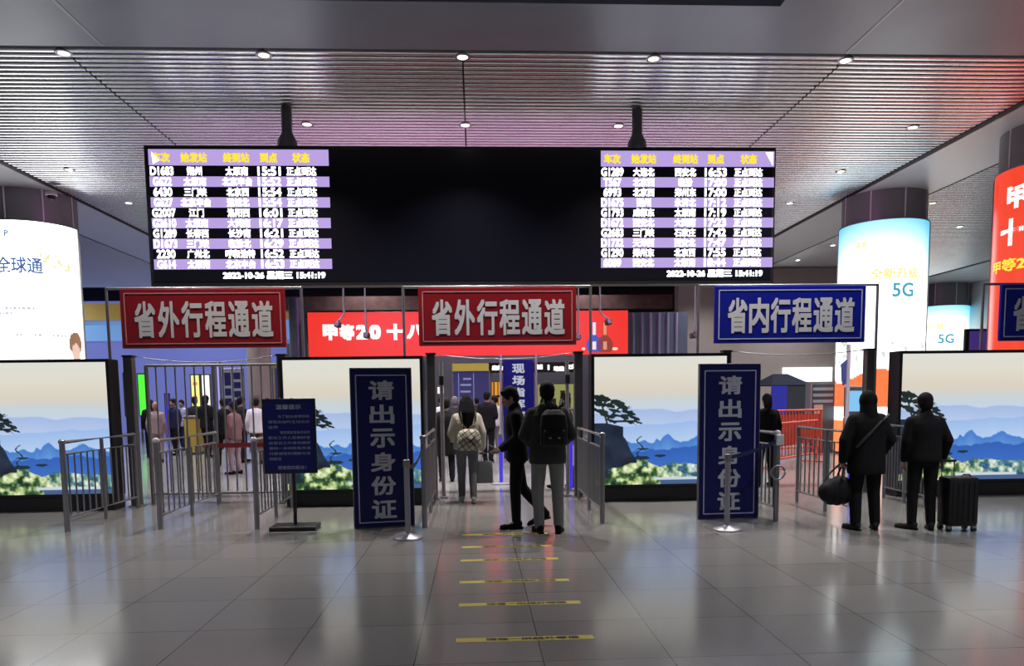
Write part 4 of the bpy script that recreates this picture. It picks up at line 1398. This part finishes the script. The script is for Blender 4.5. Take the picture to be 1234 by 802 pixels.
def hand(mb, wr, d, palm_n, side, curl):
    """five fingers: wr wrist, d along the hand, palm_n the way the palm faces, side the thumb side"""
    d = Vector(d).normalized()
    n = (Vector(palm_n) - d * d.dot(Vector(palm_n))).normalized()
    s = d.cross(n).normalized()
    if s.dot(Vector(side)) < 0:
        s = -s
    R = Matrix((s, n, d)).transposed()
    wr = Vector(wr)
    mb.ell(wr + d * 0.048, (0.042, 0.017, 0.058), rot=R, n=12, m=8)
    for off, ln, base in ((0.030, 0.92, 0.090), (0.010, 1.0, 0.096), (-0.010, 0.94, 0.092), (-0.029, 0.74, 0.082)):
        p = wr + d * (base - 0.015) + s * off
        a = curl * 0.5
        rr = 0.0092
        for seg, L in enumerate((0.045, 0.027, 0.021)):
            dd = d * cos(a) + n * sin(a)
            q = p + dd * (L * ln)
            mb.rcone(p, q, rr, rr * 0.88, 8)
            p, rr = q, rr * 0.88
            a += curl
    p = wr + d * 0.025 + s * 0.034
    td = (s * 0.75 + d * 0.75 + n * 0.25).normalized()
    for L, bend in ((0.040, 0.0), (0.030, 0.35), (0.022, 0.4)):
        td = (td + d * bend * 0.6 + n * bend * 0.6 * (0.4 + curl)).normalized()
        q = p + td * L
        mb.rcone(p, q, 0.0115, 0.0095, 8)
        p = q


BASEJ = dict(hipL=(-0.095, 0, 0.90), hipR=(0.095, 0, 0.90), kneeL=(-0.10, 0.02, 0.49), kneeR=(0.10, 0.02, 0.49), ankL=(-0.105, -0.02, 0.085), ankR=(0.105, -0.02, 0.085),
             toeL=(-0.125, 0.14, 0.03), toeR=(0.125, 0.14, 0.03), shL=(-0.175, 0, 1.40), shR=(0.175, 0, 1.40), elL=(-0.225, -0.03, 1.12), elR=(0.225, -0.03, 1.12),
             wrL=(-0.235, 0.04, 0.87), wrR=(0.235, 0.04, 0.87), neck=(0, -0.005, 1.43), head=(0, 0.02, 1.595))


def person(name, label, loc, rz, H=1.72, J=None, top='black', hem=0.80, bulk=1.0, trousers='black', shoes='black', hair='short', hood=False, skin=(0.30, 0.18, 0.13, 1), hair_c=(0.008, 0.007, 0.007, 1),
           tilt=0.0, turn=0.0, curl=(0.35, 0.35), vox=0.013, collar=None, fine=True, hipw=1.0, group=None, hips_shift=0.0):
    k = H / 1.72
    j = {a: Vector(b) for a, b in BASEJ.items()}
    for a, b in (J or {}).items():
        j[a] = Vector(b)
    t = thing(name, label, 'person', loc, rz, group)
    sk = mat('skin_%02x' % int(skin[0] * 255), skin, 0.5)
    cloth = lambda c: mat('cloth_' + c, CLOTH[c], 0.85, vary=0.15, scale=9, bump=0.25, spec=0.2)
    HR = Matrix.Rotation(turn, 3, 'Z') @ Matrix.Rotation(-tilt, 3, 'X')
    hc = j['head']
    hp = lambda x, y, z: hc + HR @ Vector((x, y, z))
    # ---- body: one continuous surface
    b = MB()
    for s in 'LR':
        b.rcone(j['hip' + s], j['knee' + s], 0.078, 0.052)
        mid = j['knee' + s].lerp(j['ank' + s], 0.3)
        b.rcone(j['knee' + s], mid, 0.050, 0.052)
        b.rcone(mid, j['ank' + s], 0.050, 0.034)
        b.rcone(j['ank' + s], j['toe' + s], 0.036, 0.024)
        b.rcone(j['sh' + s] + Vector((0, 0, -0.055)), j['el' + s], 0.046, 0.038)
        b.rcone(j['el' + s], j['wr' + s], 0.038, 0.026)
    hx, hy = (j['hipL'] + j['hipR']).xy / 2
    sx, sy = (j['shL'] + j['shR']).xy / 2
    sz = (j['shL'].z + j['shR'].z) / 2

    def tc(z):
        f = min(max((z - 0.92) / (sz - 0.92), -0.3), 1.3)
        return hx + (sx - hx) * f, hy + (sy - hy) * f
    br = []
    for z, rx, ry in ((0.84, 0.13, 0.10), (0.93, 0.155, 0.105), (1.06, 0.135, 0.09), (1.22, 0.15, 0.10), (1.33, 0.15, 0.09), (1.39, 0.10, 0.065), (1.44, 0.055, 0.05)):
        c = tc(z)
        br.append((z, c[0], c[1], rx, ry))
    b.loft(br, n=20)
    b.rcone(j['neck'] + Vector((0, 0, -0.04)), hc + HR @ Vector((0, -0.02, -0.05)), 0.054, 0.052)
    b.ell(hp(0, -0.005, 0.02), (0.074, 0.094, 0.100), rot=HR, n=18, m=12)
    b.ell(hp(0, 0.028, -0.045), (0.056, 0.064, 0.068), rot=HR, n=16, m=10)
    b.ell(hp(0, 0.062, -0.085), (0.026, 0.024, 0.022), rot=HR)
    b.rcone(hp(0, 0.088, 0.008), hp(0, 0.108, -0.028), 0.009, 0.014, 8)
    for sgn in (-1, 1):
        b.ell(hp(sgn * 0.030, 0.080, 0.026), (0.022, 0.014, 0.009), rot=HR)
        b.ell(hp(sgn * 0.077, -0.008, -0.010), (0.011, 0.020, 0.033), rot=HR)
    b.ell(hp(0, 0.090, -0.056), (0.026, 0.011, 0.007), rot=HR)
    b.ell(hp(0, 0.088, -0.066), (0.022, 0.011, 0.008), rot=HR)
    ex = None
    if fine:
        ex = MB()
        for s, cu in (('L', curl[0]), ('R', curl[1])):
            d = (j['wr' + s] - j['el' + s]).normalized()
            inn = Vector((1 if s == 'L' else -1, 0.0, 0))
            if abs(d.z) < 0.6:
                pn, sd = Vector((0, 0.2, 1)), Vector((-1 if s == 'L' else 1, 0, 0.3))
            else:
                pn, sd = inn, Vector((0, 1, 0))
            hand(ex, j['wr' + s] - d * 0.01, d, pn, sd, cu)
    else:
        for s in 'LR':
            d = (j['wr' + s] - j['el' + s]).normalized()
            b.rcone(j['wr' + s], j['wr' + s] + d * 0.10, 0.03, 0.024)
    sc_ = (k, k, k)
    body = remesh(b, vox, ex, 2).build('body', sk, t, smooth=180)
    body.scale = sc_
    if fine:
        for sgn in (-1, 1):
            e = MB().ell(hp(sgn * 0.030, 0.079, 0.014), (0.012, 0.009, 0.006), rot=HR, n=10, m=7).build('eye', mat('dark_eye', (0.01, 0.008, 0.008, 1), 0.2), t, smooth=180)
            e.scale = sc_
    # ---- trousers
    b = MB()
    hb = []
    for z, rx, ry in ((0.80, 0.165, 0.118), (0.90, 0.178, 0.125), (1.0, 0.16, 0.11)):
        c = tc(z)
        hb.append((z, c[0], c[1], rx * hipw, ry * hipw))
    b.loft(hb, n=20)
    for s in 'LR':
        kn, an = j['knee' + s], j['ank' + s]
        b.rcone(j['hip' + s] + Vector((0, 0, -0.03)), kn, 0.098 * hipw, 0.074 * hipw)
        b.rcone(kn, an + (kn - an).normalized() * 0.01, 0.073 * hipw, 0.060 * hipw)
    o = remesh(b, vox, None, 3).build('trousers', cloth(trousers), t, smooth=180)
    o.scale = sc_
    # ---- jacket
    b = MB()
    B = bulk
    jr = []
    for z, rx, ry in ((hem, 0.185, 0.135), (hem + 0.06, 0.19, 0.138), (1.0, 0.183, 0.128), (1.12, 0.178, 0.125), (1.26, 0.188, 0.130), (1.34, 0.185, 0.120), (1.40, 0.14, 0.095), (1.455, 0.08, 0.075)):
        c = tc(z)
        jr.append((z, c[0], c[1] - 0.004, rx * B, ry * B))
    b.loft(jr, n=24)
    for s in 'LR':
        sh = j['sh' + s]
        s1 = sh + Vector((-0.012 if sh.x > 0 else 0.012, 0, -0.045)) if abs(sh.x) > 0.05 else sh + Vector((0, 0, -0.045))
        b.rcone(s1, j['el' + s], 0.074 * B, 0.060 * B)
        b.rcone(j['neck'] + Vector((0, -0.005, -0.02)), s1 + Vector((0, 0, 0.012)), 0.066, 0.062 * B)
        b.rcone(j['el' + s], j['el' + s].lerp(j['wr' + s], 0.94), 0.058 * B, 0.046 * B)
    if collar or hood:
        n0 = j['neck']
        b.rcone(n0 + Vector((0, -0.01, 0.0)), n0 + Vector((0, 0.0, 0.045)), 0.082, 0.072)
    if hood == 'down':
        b.ell(j['neck'] + Vector((0, -0.085, 0.0)), (0.12, 0.06, 0.075))
    if hood == 'up':
        b.ell(hp(0, -0.025, 0.005), (0.104, 0.112, 0.130), rot=HR)
        b.rcone(hp(0, -0.03, -0.05), j['neck'] + Vector((0, -0.02, -0.02)), 0.098, 0.105)
    o = remesh(b, vox, None, 3).build('jacket', cloth(top), t, smooth=180)
    o.scale = sc_
    # ---- shoes
    for s in 'LR':
        b = MB()
        an, to = j['ank' + s], j['toe' + s]
        f = (to - an)
        f.z = 0
        f.normalize()
        g = an.z - 0.085
        dn = (to.z - 0.03) - g
        heel = Vector((an.x, an.y, g + 0.035)) - f * 0.035
        ball = heel + f * 0.145 + Vector((0, 0, dn * 0.7 - 0.004))
        tip = heel + f * 0.215 + Vector((0, 0, dn - 0.004))
        b.rcone(heel + Vector((0, 0, 0.03)), ball, 0.042, 0.038)
        b.rcone(heel, ball, 0.036, 0.040)
        b.rcone(ball, tip, 0.040, 0.026)
        b.rcone(an + Vector((0, 0, -0.01)), heel + Vector((0, 0, 0.03)), 0.044, 0.042)
        m = remesh(b, 0.010 if fine else 0.016, None, 2)
        lowest = min(v[2] for v in m.v)
        o = m.build('shoe', cloth(shoes), t, smooth=180)
        o.scale = sc_
        if fine:
            sole = MB()
            for p, q, r in ((heel, ball, 0.040), (ball, tip, 0.036)):
                sole.loft([(0, 0, 0, 1, 1)] * 2, n=3) if False else None
            so = []
            pr = Vector((-f.y, f.x, 0))
            for u, w in ((-0.05, 0.0), (-0.04, 0.028), (0.0, 0.036), (0.08, 0.034), (0.14, 0.043), (0.19, 0.038), (0.235, 0.020), (0.245, 0)):
                so.append((u, w))
            out = [(u, w) for u, w in so] + [(u, -w) for u, w in reversed(so[1:-1])]
            vs = []
            for zz_ in (-0.034, -0.012):
                for u, w in out:
                    lift = dn * min(max(u / 0.215, 0), 1)
                    p = heel + f * u + pr * w
                    vs.append((p.x, p.y, g + 0.035 + zz_ + lift))
            n = len(out)
            fs = [tuple(range(n - 1, -1, -1)), tuple(range(n, 2 * n))] + [(q, (q + 1) % n, n + (q + 1) % n, n + q) for q in range(n)]
            so_ = MB().add(vs, fs).build('sole', cloth('white' if shoes in ('white', 'grey') else 'black'), o)
    # ---- hair
    if hair and hood != 'up':
        b = MB()
        b.ell(hp(0, -0.018, 0.036), (0.090, 0.104, 0.104), rot=HR, n=18, m=12)
        b.ell(hp(0, -0.055, -0.012), (0.084, 0.064, 0.084), rot=HR)
        if hair == 'short':
            b.ell(hp(0, 0.055, 0.085), (0.060, 0.035, 0.030), rot=HR)
        if hair == 'crop':
            pass
        if hair == 'spiky':
            for q in range(26):
                a = q * 2.4
                rr = 0.075 * sqrt((q + 0.5) / 26)
                b.rcone(hp(rr * cos(a), -0.02 + rr * sin(a), 0.10), hp(1.35 * rr * cos(a), -0.02 + 1.35 * rr * sin(a), 0.155), 0.02, 0.006, 6)
        if hair == 'long':
            for sgn in (-1, 1):
                b.rcone(hp(sgn * 0.04, -0.05, 0.0), hp(sgn * 0.055, -0.11, -0.16), 0.08, 0.08)
                b.rcone(hp(sgn * 0.055, -0.11, -0.16), hp(sgn * 0.05, -0.15, -0.31), 0.08, 0.045)
            b.rcone(hp(0, -0.05, 0.0), hp(0, -0.11, -0.16), 0.088, 0.088)
            b.rcone(hp(0, -0.11, -0.16), hp(0.005, -0.145, -0.30), 0.088, 0.060)
            b.rcone(hp(0.005, -0.145, -0.30), hp(0.01, -0.150, -0.37), 0.060, 0.035)
            for sgn in (-1, 1):
                b.rcone(hp(sgn * 0.05, -0.02, 0.03), hp(sgn * 0.075, -0.075, -0.16), 0.05, 0.05)
                b.rcone(hp(sgn * 0.075, -0.075, -0.16), hp(sgn * 0.05, -0.15, -0.32), 0.05, 0.04)
        if hair == 'bob':
            b.rcone(hp(0, -0.05, 0.0), hp(0, -0.06, -0.10), 0.08, 0.075)
        o = remesh(b, vox, None, 2).build('hair', mat('hair_%02x' % int(hair_c[0] * 255), hair_c, 0.7, bump=0.3, scale=60, spec=0.12), t, smooth=180)
        o.scale = sc_
    return t


CLOTH = dict(black=(0.0045, 0.0045, 0.0055, 1), charcoal=(0.018, 0.018, 0.02, 1), olive=(0.032, 0.036, 0.032, 1), beige=(0.60, 0.55, 0.46, 1), denim=(0.13, 0.135, 0.15, 1), grey=(0.20, 0.20, 0.205, 1),
             white=(0.62, 0.62, 0.62, 1), navy=(0.015, 0.02, 0.06, 1), pink=(0.26, 0.19, 0.19, 1), brown=(0.10, 0.05, 0.035, 1), lilac=(0.32, 0.32, 0.48, 1), rose=(0.16, 0.09, 0.085, 1))


def lowest_on(loc, px, py):
    return loc


# woman with long hair walking away
g = gnd(564, 605)
W1 = person('person', 'woman with long black hair in a beige jacket walking away', (g.x, g.y, 0), 0.06, 1.615,
            dict(kneeL=(-0.09, 0.06, 0.49), ankL=(-0.09, 0.10, 0.085), toeL=(-0.10, 0.26, 0.03), kneeR=(0.09, 0.03, 0.49), ankR=(0.085, -0.12, 0.10), toeR=(0.095, 0.035, 0.03),
                 elL=(-0.25, -0.02, 1.12), wrL=(-0.20, 0.14, 1.0), elR=(0.245, -0.04, 1.12), wrR=(0.255, 0.02, 0.88)),
            top='beige', hem=0.86, bulk=1.16, trousers='denim', shoes='white', hair='long', collar=True, curl=(0.5, 1.1), vox=0.012, hipw=0.95)

# man in black looking at his phone, walking to the left
g = gnd(622, 637)
W2m = person('person', 'man in black striding left while looking at his phone', (0.475, 8.90, 0), pi / 2 + 0.05, 1.715,
             dict(hipL=(-0.09, 0, 0.89), hipR=(0.09, 0, 0.89), kneeL=(-0.09, 0.03, 0.48), ankL=(-0.09, 0.02, 0.085), toeL=(-0.10, 0.18, 0.03),
                  kneeR=(0.09, -0.07, 0.48), ankR=(0.09, -0.34, 0.17), toeR=(0.09, -0.215, 0.035),
                  shL=(-0.18, 0.02, 1.40), shR=(0.18, 0.02, 1.40), neck=(0, 0.02, 1.43), head=(0, 0.075, 1.585),
                  elL=(-0.22, 0.0, 1.12), wrL=(-0.11, 0.19, 0.97), elR=(0.22, -0.02, 1.12), wrR=(0.14, 0.18, 0.96)),
             top='black', hem=0.82, bulk=1.0, trousers='black', shoes='black', hair='short', tilt=0.38, curl=(0.9, 0.6), collar=True, vox=0.012, hipw=0.95)

# man with backpack
M3 = person('person', 'man in a dark olive jacket and pale grey trousers with a black backpack', (0.815, 8.52, 0), -0.03, 1.755,
            dict(kneeL=(-0.115, 0.02, 0.49), ankL=(-0.10, -0.02, 0.085), toeL=(-0.15, 0.13, 0.03), kneeR=(0.115, 0.02, 0.49), ankR=(0.12, -0.03, 0.085), toeR=(0.16, 0.12, 0.03),
                 elL=(-0.27, -0.02, 1.12), wrL=(-0.19, 0.16, 1.02), elR=(0.27, -0.02, 1.12), wrR=(0.19, 0.16, 1.02)),
            top='olive', hem=0.80, bulk=1.13, trousers='grey', shoes='black', hair='short', hood='down', vox=0.012)

# hooded man with a duffel bag
M4 = person('person', 'bulky hooded traveller in black holding a duffel bag by the right railings', (4.49, 8.30, 0), 0.0, 1.61,
            dict(ankL=(-0.125, -0.02, 0.085), toeL=(-0.17, 0.12, 0.03), ankR=(0.125, -0.02, 0.085), toeR=(0.17, 0.12, 0.03), kneeL=(-0.115, 0.02, 0.49), kneeR=(0.115, 0.02, 0.49),
                 elL=(-0.29, -0.03, 1.12), wrL=(-0.285, 0.02, 0.86), elR=(0.28, -0.03, 1.12), wrR=(0.22, 0.10, 0.90)),
            top='black', hem=0.70, bulk=1.20, trousers='black', shoes='charcoal', hair='short', hood='up', curl=(1.2, 0.4), vox=0.013, hipw=1.05)

# traveller with suitcase
M5 = person('person', 'short haired traveller in black resting a hand on a black suitcase', (5.135, 8.24, 0), -0.12, 1.575,
            dict(ankL=(-0.12, 0.0, 0.085), toeL=(-0.22, 0.11, 0.03), ankR=(0.10, -0.03, 0.085), toeR=(0.14, 0.12, 0.03), kneeL=(-0.11, 0.02, 0.49), kneeR=(0.10, 0.02, 0.49),
                 elL=(-0.225, -0.02, 1.12), wrL=(-0.22, 0.04, 0.88), elR=(0.262, -0.05, 1.13), wrR=(0.25, 0.05, 0.885)),
            top='black', hem=0.86, bulk=1.08, trousers='black', shoes='charcoal', hair='crop', collar=True, curl=(0.4, 1.2), vox=0.013, turn=-0.2, hipw=0.95)

# others in and behind the passage
P = [
    ('person in a long black coat walking beyond the long haired woman', gnd(539, 580), 0.2, 1.58, dict(top='black', hem=0.55, trousers='black', hair='short', bulk=1.05)),
    ('man in black with his back turned farther down the passage', gnd(588, 556), -0.3, 1.72, dict(top='black', hem=0.80, trousers='black', hair='short', bulk=1.1)),
    ('person with tousled dark hair half hidden behind the backpack man', at(682, 560, 12.7), 1.2, 1.62, dict(top='charcoal', hair='spiky', trousers='black')),
    ('dark figure half hidden behind the right standing blue sign', at(923, 560, 12.4), 0.1, 1.58, dict(top='black', hem=0.7, hair='bob', trousers='black', bulk=1.1)),
    ('brown clad person with dark hair at the right edge behind the last picture', at(1230, 560, 12.9), 0.3, 1.62, dict(top='rose', hair='short', trousers='brown')),
    ('person in black with dark hair below the bright green lit panel', at(184, 540, 21), 0.5, 1.62, dict(top='black', hair='bob', trousers='black')),
    ('person in a pink top low in front of the tall gate bars', at(190, 540, 19.5), 0.2, 1.55, dict(top='pink', hair='short', trousers='pink', hair_c=(0.25, 0.16, 0.14, 1))),
    ('person in a dark coat beside the violet light strip', at(212, 540, 22), 2.6, 1.64, dict(top='navy', hair='short', trousers='black')),
    ('person in a lilac top at the ochre counter', at(221, 530, 24), 3.0, 1.60, dict(top='lilac', hair='short', trousers='navy')),
    ('dark haired person between the ochre and grey counters', at(237, 530, 23), 0.4, 1.66, dict(top='charcoal', hair='spiky', trousers='black')),
    ('person in black in front of the white lit panel', at(250, 530, 21), -0.3, 1.72, dict(top='black', hair='bob', trousers='black')),
    ('large dark figure left of the grey direction board', at(271, 530, 18), 0.9, 1.62, dict(top='black', hair='short', trousers='black', bulk=1.15)),
    ('person in a rose grey coat walking before the direction board', at(283, 530, 16), 1.3, 1.55, dict(top='rose', hair='short', trousers='pink')),
    ('person in black just left of the stone pier', at(292, 530, 19), -0.8, 1.66, dict(top='black', hair='short', trousers='charcoal')),
    ('person in a white shirt right of the stone pier', at(310, 530, 18.6), 0.2, 1.62, dict(top='white', hair='short', trousers='brown')),
    ('person in white beside the blue notice far behind', at(324, 530, 21.5), 2.9, 1.62, dict(top='white', hair='bob', trousers='charcoal')),
    ('person in white far down at the left of the passage', at(533, 530, 20), 0.5, 1.58, dict(top='white', hair='short', trousers='charcoal')),
    ('grey haired person close behind the long haired woman', at(549, 530, 17), 0.1, 1.60, dict(top='charcoal', hair='short', hair_c=(0.12, 0.11, 0.10, 1), trousers='black')),
    ('person in white bending at the white counter in the passage', at(597, 530, 21), 1.0, 1.60, dict(top='white', hair='short', trousers='grey')),
    ('dark haired person far between the woman and the man in black', at(575, 530, 23), 0.3, 1.56, dict(top='charcoal', hair='short', trousers='black')),
]
for n_, (lab, g, rz, H, kw) in enumerate(P):
    step = 0.04 + 0.05 * ((n_ * 7) % 3)
    JJ = dict(ankL=(-0.10, step, 0.085), toeL=(-0.11, 0.16 + step, 0.03), kneeL=(-0.10, 0.03 + step * 0.6, 0.49), ankR=(0.10, -step, 0.085), toeR=(0.11, 0.16 - step, 0.03), kneeR=(0.10, 0.03 - step * 0.3, 0.49))
    if n_ in (1, 8, 10, 18):
        JJ.update(wrL=(-0.16, 0.22, 1.04), wrR=(0.16, 0.22, 1.06))
    person('person', lab, (g[0], g[1], 0), rz, H, JJ, fine=False, vox=0.022 if n_ not in (0, 2, 3, 4) else 0.016, **kw)


# ------------------------------------------------------------------ bags
# black backpack on the man in olive
bp = thing('backpack', 'black backpack worn by the man in the dark olive jacket', 'backpack', (0.865, 8.52 - 0.16, 0), -0.03)
b = MB()
b.loft([(1.02, 0, -0.09, 0.13, 0.06), (1.06, 0, -0.10, 0.155, 0.085), (1.25, 0, -0.10, 0.155, 0.09), (1.38, 0, -0.085, 0.14, 0.075), (1.44, 0, -0.06, 0.09, 0.045)], n=24, e=3.2)
remesh(b, 0.012, None, 2).build('main_bag', mat('black_nylon', (0.006, 0.006, 0.007, 1), 0.6, spec=0.2, bump=0.3, scale=14), bp, smooth=180)
MB().loft([(1.04, 0, -0.185, 0.11, 0.025), (1.07, 0, -0.20, 0.12, 0.035), (1.19, 0, -0.20, 0.12, 0.03), (1.22, 0, -0.185, 0.11, 0.02)], n=24, e=3.5).build('front_pocket', MATS['black_nylon'], bp, smooth=60)
MB().tube([(-0.03, -0.06, 1.44), (-0.025, -0.07, 1.475), (0.025, -0.07, 1.475), (0.03, -0.06, 1.44)], 0.008, 6).build('carry_handle', MATS['black_nylon'], bp, smooth=180)
for s in (-1, 1):
    MB().tube([(s * 0.07, -0.03, 1.43), (s * 0.10, 0.05, 1.545), (s * 0.115, 0.16, 1.55), (s * 0.13, 0.30, 1.44), (s * 0.15, 0.34, 1.28), (s * 0.20, 0.22, 1.12), (s * 0.15, -0.05, 1.08)], 0.017, 8).build('shoulder_strap', MATS['black_nylon'], bp, smooth=180)
for s in (-1, 1):
    MB().box((s * 0.05, -0.237, 1.13), (0.03, 0.006, 0.02), 0.002).build('tag', mat('grey_tag', (0.16, 0.16, 0.17, 1), 0.4), bp)

g1 = W1.location
wb = thing('backpack', 'small patterned cream backpack low on the long haired woman', 'backpack', (g1.x + 0.03, g1.y - 0.145, 0), 0.06)
b = MB()
b.loft([(0.80, 0, -0.06, 0.16, 0.05), (0.84, 0, -0.075, 0.185, 0.075), (0.98, 0, -0.075, 0.18, 0.08), (1.08, 0, -0.06, 0.15, 0.06), (1.12, 0, -0.045, 0.09, 0.03)], n=24, e=3)


def mat_plaid():
    m = mat('cream_plaid', (0.5, 0.46, 0.36, 1), 0.8)
    nt = m.node_tree
    tc = nt.nodes.new('ShaderNodeTexCoord')
    br = nt.nodes.new('ShaderNodeTexBrick')
    br.offset = 0.0
    br.inputs['Scale'].default_value = 1
    br.inputs['Brick Width'].default_value = 0.07
    br.inputs['Row Height'].default_value = 0.07
    br.inputs['Mortar Size'].default_value = 0.007
    br.inputs['Color1'].default_value = (0.5, 0.46, 0.36, 1)
    br.inputs['Color2'].default_value = (0.40, 0.38, 0.31, 1)
    br.inputs['Mortar'].default_value = (0.06, 0.06, 0.06, 1)
    mp = nt.nodes.new('ShaderNodeMapping')
    mp.inputs['Rotation'].default_value = (radians(90), 0, radians(35))
    nt.links.new(tc.outputs['Object'], mp.inputs['Vector'])
    nt.links.new(mp.outputs['Vector'], br.inputs['Vector'])
    nt.links.new(br.outputs['Color'], nt.nodes['Principled BSDF'].inputs['Base Color'])
    return m


remesh(b, 0.012, None, 2).build('main_bag', mat_plaid(), wb, smooth=180)
MB().tube([(-0.10, -0.125, 1.06), (-0.03, -0.158, 0.99), (0.05, -0.158, 0.92), (0.10, -0.14, 0.87)], 0.008, 6).build('flap_cord', M_BLACK, wb, smooth=180)
MB().tube([(0.10, -0.125, 1.06), (0.06, -0.158, 0.99), (0.0, -0.160, 0.92)], 0.008, 6).build('flap_cord', M_BLACK, wb, smooth=180)
for s in (-1, 1):
    MB().tube([(s * 0.07, -0.03, 1.12), (s * 0.10, -0.035, 1.25), (s * 0.11, 0.02, 1.375), (s * 0.115, 0.14, 1.42), (s * 0.12, 0.30, 1.30), (s * 0.14, 0.33, 1.10), (s * 0.20, 0.20, 0.98), (s * 0.14, -0.04, 0.92)], 0.014, 8).build('shoulder_strap', M_BLACK, wb, smooth=180)

# grey shopping bag in her right hand
sb = thing('shopping_bag', 'flat grey shopping bag carried by the long haired woman', 'bag', (g1.x + 0.262, g1.y + 0.02, 0), 0.06)
b = MB()
b.loft([(0.29, 0, 0, 0.115, 0.045), (0.31, 0, 0, 0.125, 0.05), (0.62, 0, 0, 0.115, 0.025)], n=28, e=6)
b.build('bag_body', mat('grey_paper', (0.20, 0.21, 0.23, 1), 0.6, bump=0.2, scale=10), sb, smooth=50)
for s in (-1, 1):
    MB().tube([(-0.05, s * 0.015, 0.62), (-0.035, s * 0.010, 0.72), (-0.015, s * 0.005, 0.745), (0.015, s * 0.005, 0.745), (0.035, s * 0.010, 0.72), (0.05, s * 0.015, 0.62)], 0.006, 6).build('handle', M_STEELD, sb, smooth=180)

# phone
pl = W2m.matrix_basis
ph = thing('phone', 'dark phone held by the striding man in black', 'phone', (0.475 - 0.275, 8.90 - 0.05, 0.985))
MB().box((0, 0, 0), (0.145, 0.072, 0.009), 0.003, rot=Matrix.Rotation(0.45, 3, 'Y')).build('case', M_BLACK, ph)
MB().box((-0.002, 0, 0.006), (0.13, 0.062, 0.002), 0.0, rot=Matrix.Rotation(0.45, 3, 'Y')).build('screen', emat('phone_screen', rgb(150, 160, 120), 0.35), ph)

# duffel bag
db = thing('duffel_bag', 'black duffel bag hanging from the hooded traveller\'s left hand', 'duffel bag', (4.49 - 0.33, 8.30 + 0.02, 0), 0.55)
b = MB()
for x0, r in ((-0.20, 0.11), (-0.12, 0.15), (0.0, 0.165), (0.12, 0.16), (0.20, 0.12)):
    b.ell((x0, 0, 0.46 - 0.02 * (x0 + 0.2)), (0.10, r * 0.8, r * 1.05))
remesh(b, 0.013, None, 4).build('bag_body', mat('black_canvas', (0.005, 0.005, 0.006, 1), 0.7, bump=0.35, spec=0.2, scale=12), db, smooth=180)
for s in (-1, 1):
    MB().tube([(-0.08, s * 0.11, 0.56), (0.0, s * 0.07, 0.68), (0.09, s * 0.02, 0.765), (0.13, s * 0.015, 0.765), (0.15, s * 0.07, 0.66), (0.15, s * 0.11, 0.56)], 0.011, 8).build('handle', MATS['black_canvas'], db, smooth=180)
MB().tube([(-0.20, 0, 0.575), (-0.10, 0, 0.615), (0.0, 0, 0.632), (0.10, 0, 0.625), (0.2, 0, 0.575)], 0.006, 6).build('zip', M_STEELD, db, smooth=180)
# diagonal strap across the hooded traveller
MB_ = MB().tube([(0.17, -0.145, 1.34), (0.05, -0.165, 1.24), (-0.08, -0.165, 1.10), (-0.19, -0.13, 0.97)], 0.016, 8)
o = MB_.build('shoulder_strap', mat('grey_strap', (0.03, 0.028, 0.028, 1), 0.6), M4, smooth=180)
o['label'] = 'thin grey diagonal strap across the back'

# suitcase
a = at(1150, 600, 8.12)
su = thing('suitcase', 'upright black wheeled suitcase beside the short haired traveller', 'suitcase', (5.48, 8.12, 0), -0.05)
SC = mat('black_shell', (0.006, 0.006, 0.007, 1), 0.45, spec=0.3, bump=0.2, scale=10)
MB().box((0.0, 0, 0.345), (0.345, 0.25, 0.56), 0.035).build('shell', SC, su, smooth=40)
b = MB()
for k in range(5):
    b.box((-0.12 + k * 0.06, -0.126, 0.345), (0.022, 0.012, 0.46), 0.004)
b.build('shell_ribs', SC, su)
for sx in (-1, 1):
    for sy in (-1, 1):
        w = MB().cyl((sx * 0.14 - 0.02, sy * 0.085, 0.032), (sx * 0.14 + 0.02, sy * 0.085, 0.032), 0.031, n=16).build('wheel', M_BLACK, su, smooth=40)
        MB().span((sx * 0.14 - 0.026, sy * 0.085 - 0.022, 0.035), (sx * 0.14 + 0.026, sy * 0.085 + 0.022, 0.075), 0.006).build('wheel_fork', M_STEELD, w)
b = MB().tube([(-0.16, 0.06, 0.60), (-0.16, 0.06, 0.79)], 0.009).tube([(-0.02, 0.06, 0.60), (-0.02, 0.06, 0.79)], 0.009)
b.build('pull_tubes', M_STEELD, su, smooth=60)
MB().box((-0.09, 0.06, 0.80), (0.18, 0.03, 0.03), 0.008).build('pull_handle', M_BLACK, su)
MB().tube([(0.03, 0, 0.622), (0.05, 0, 0.645), (0.12, 0, 0.645), (0.14, 0, 0.622)], 0.009).build('top_handle', M_BLACK, su, smooth=180)
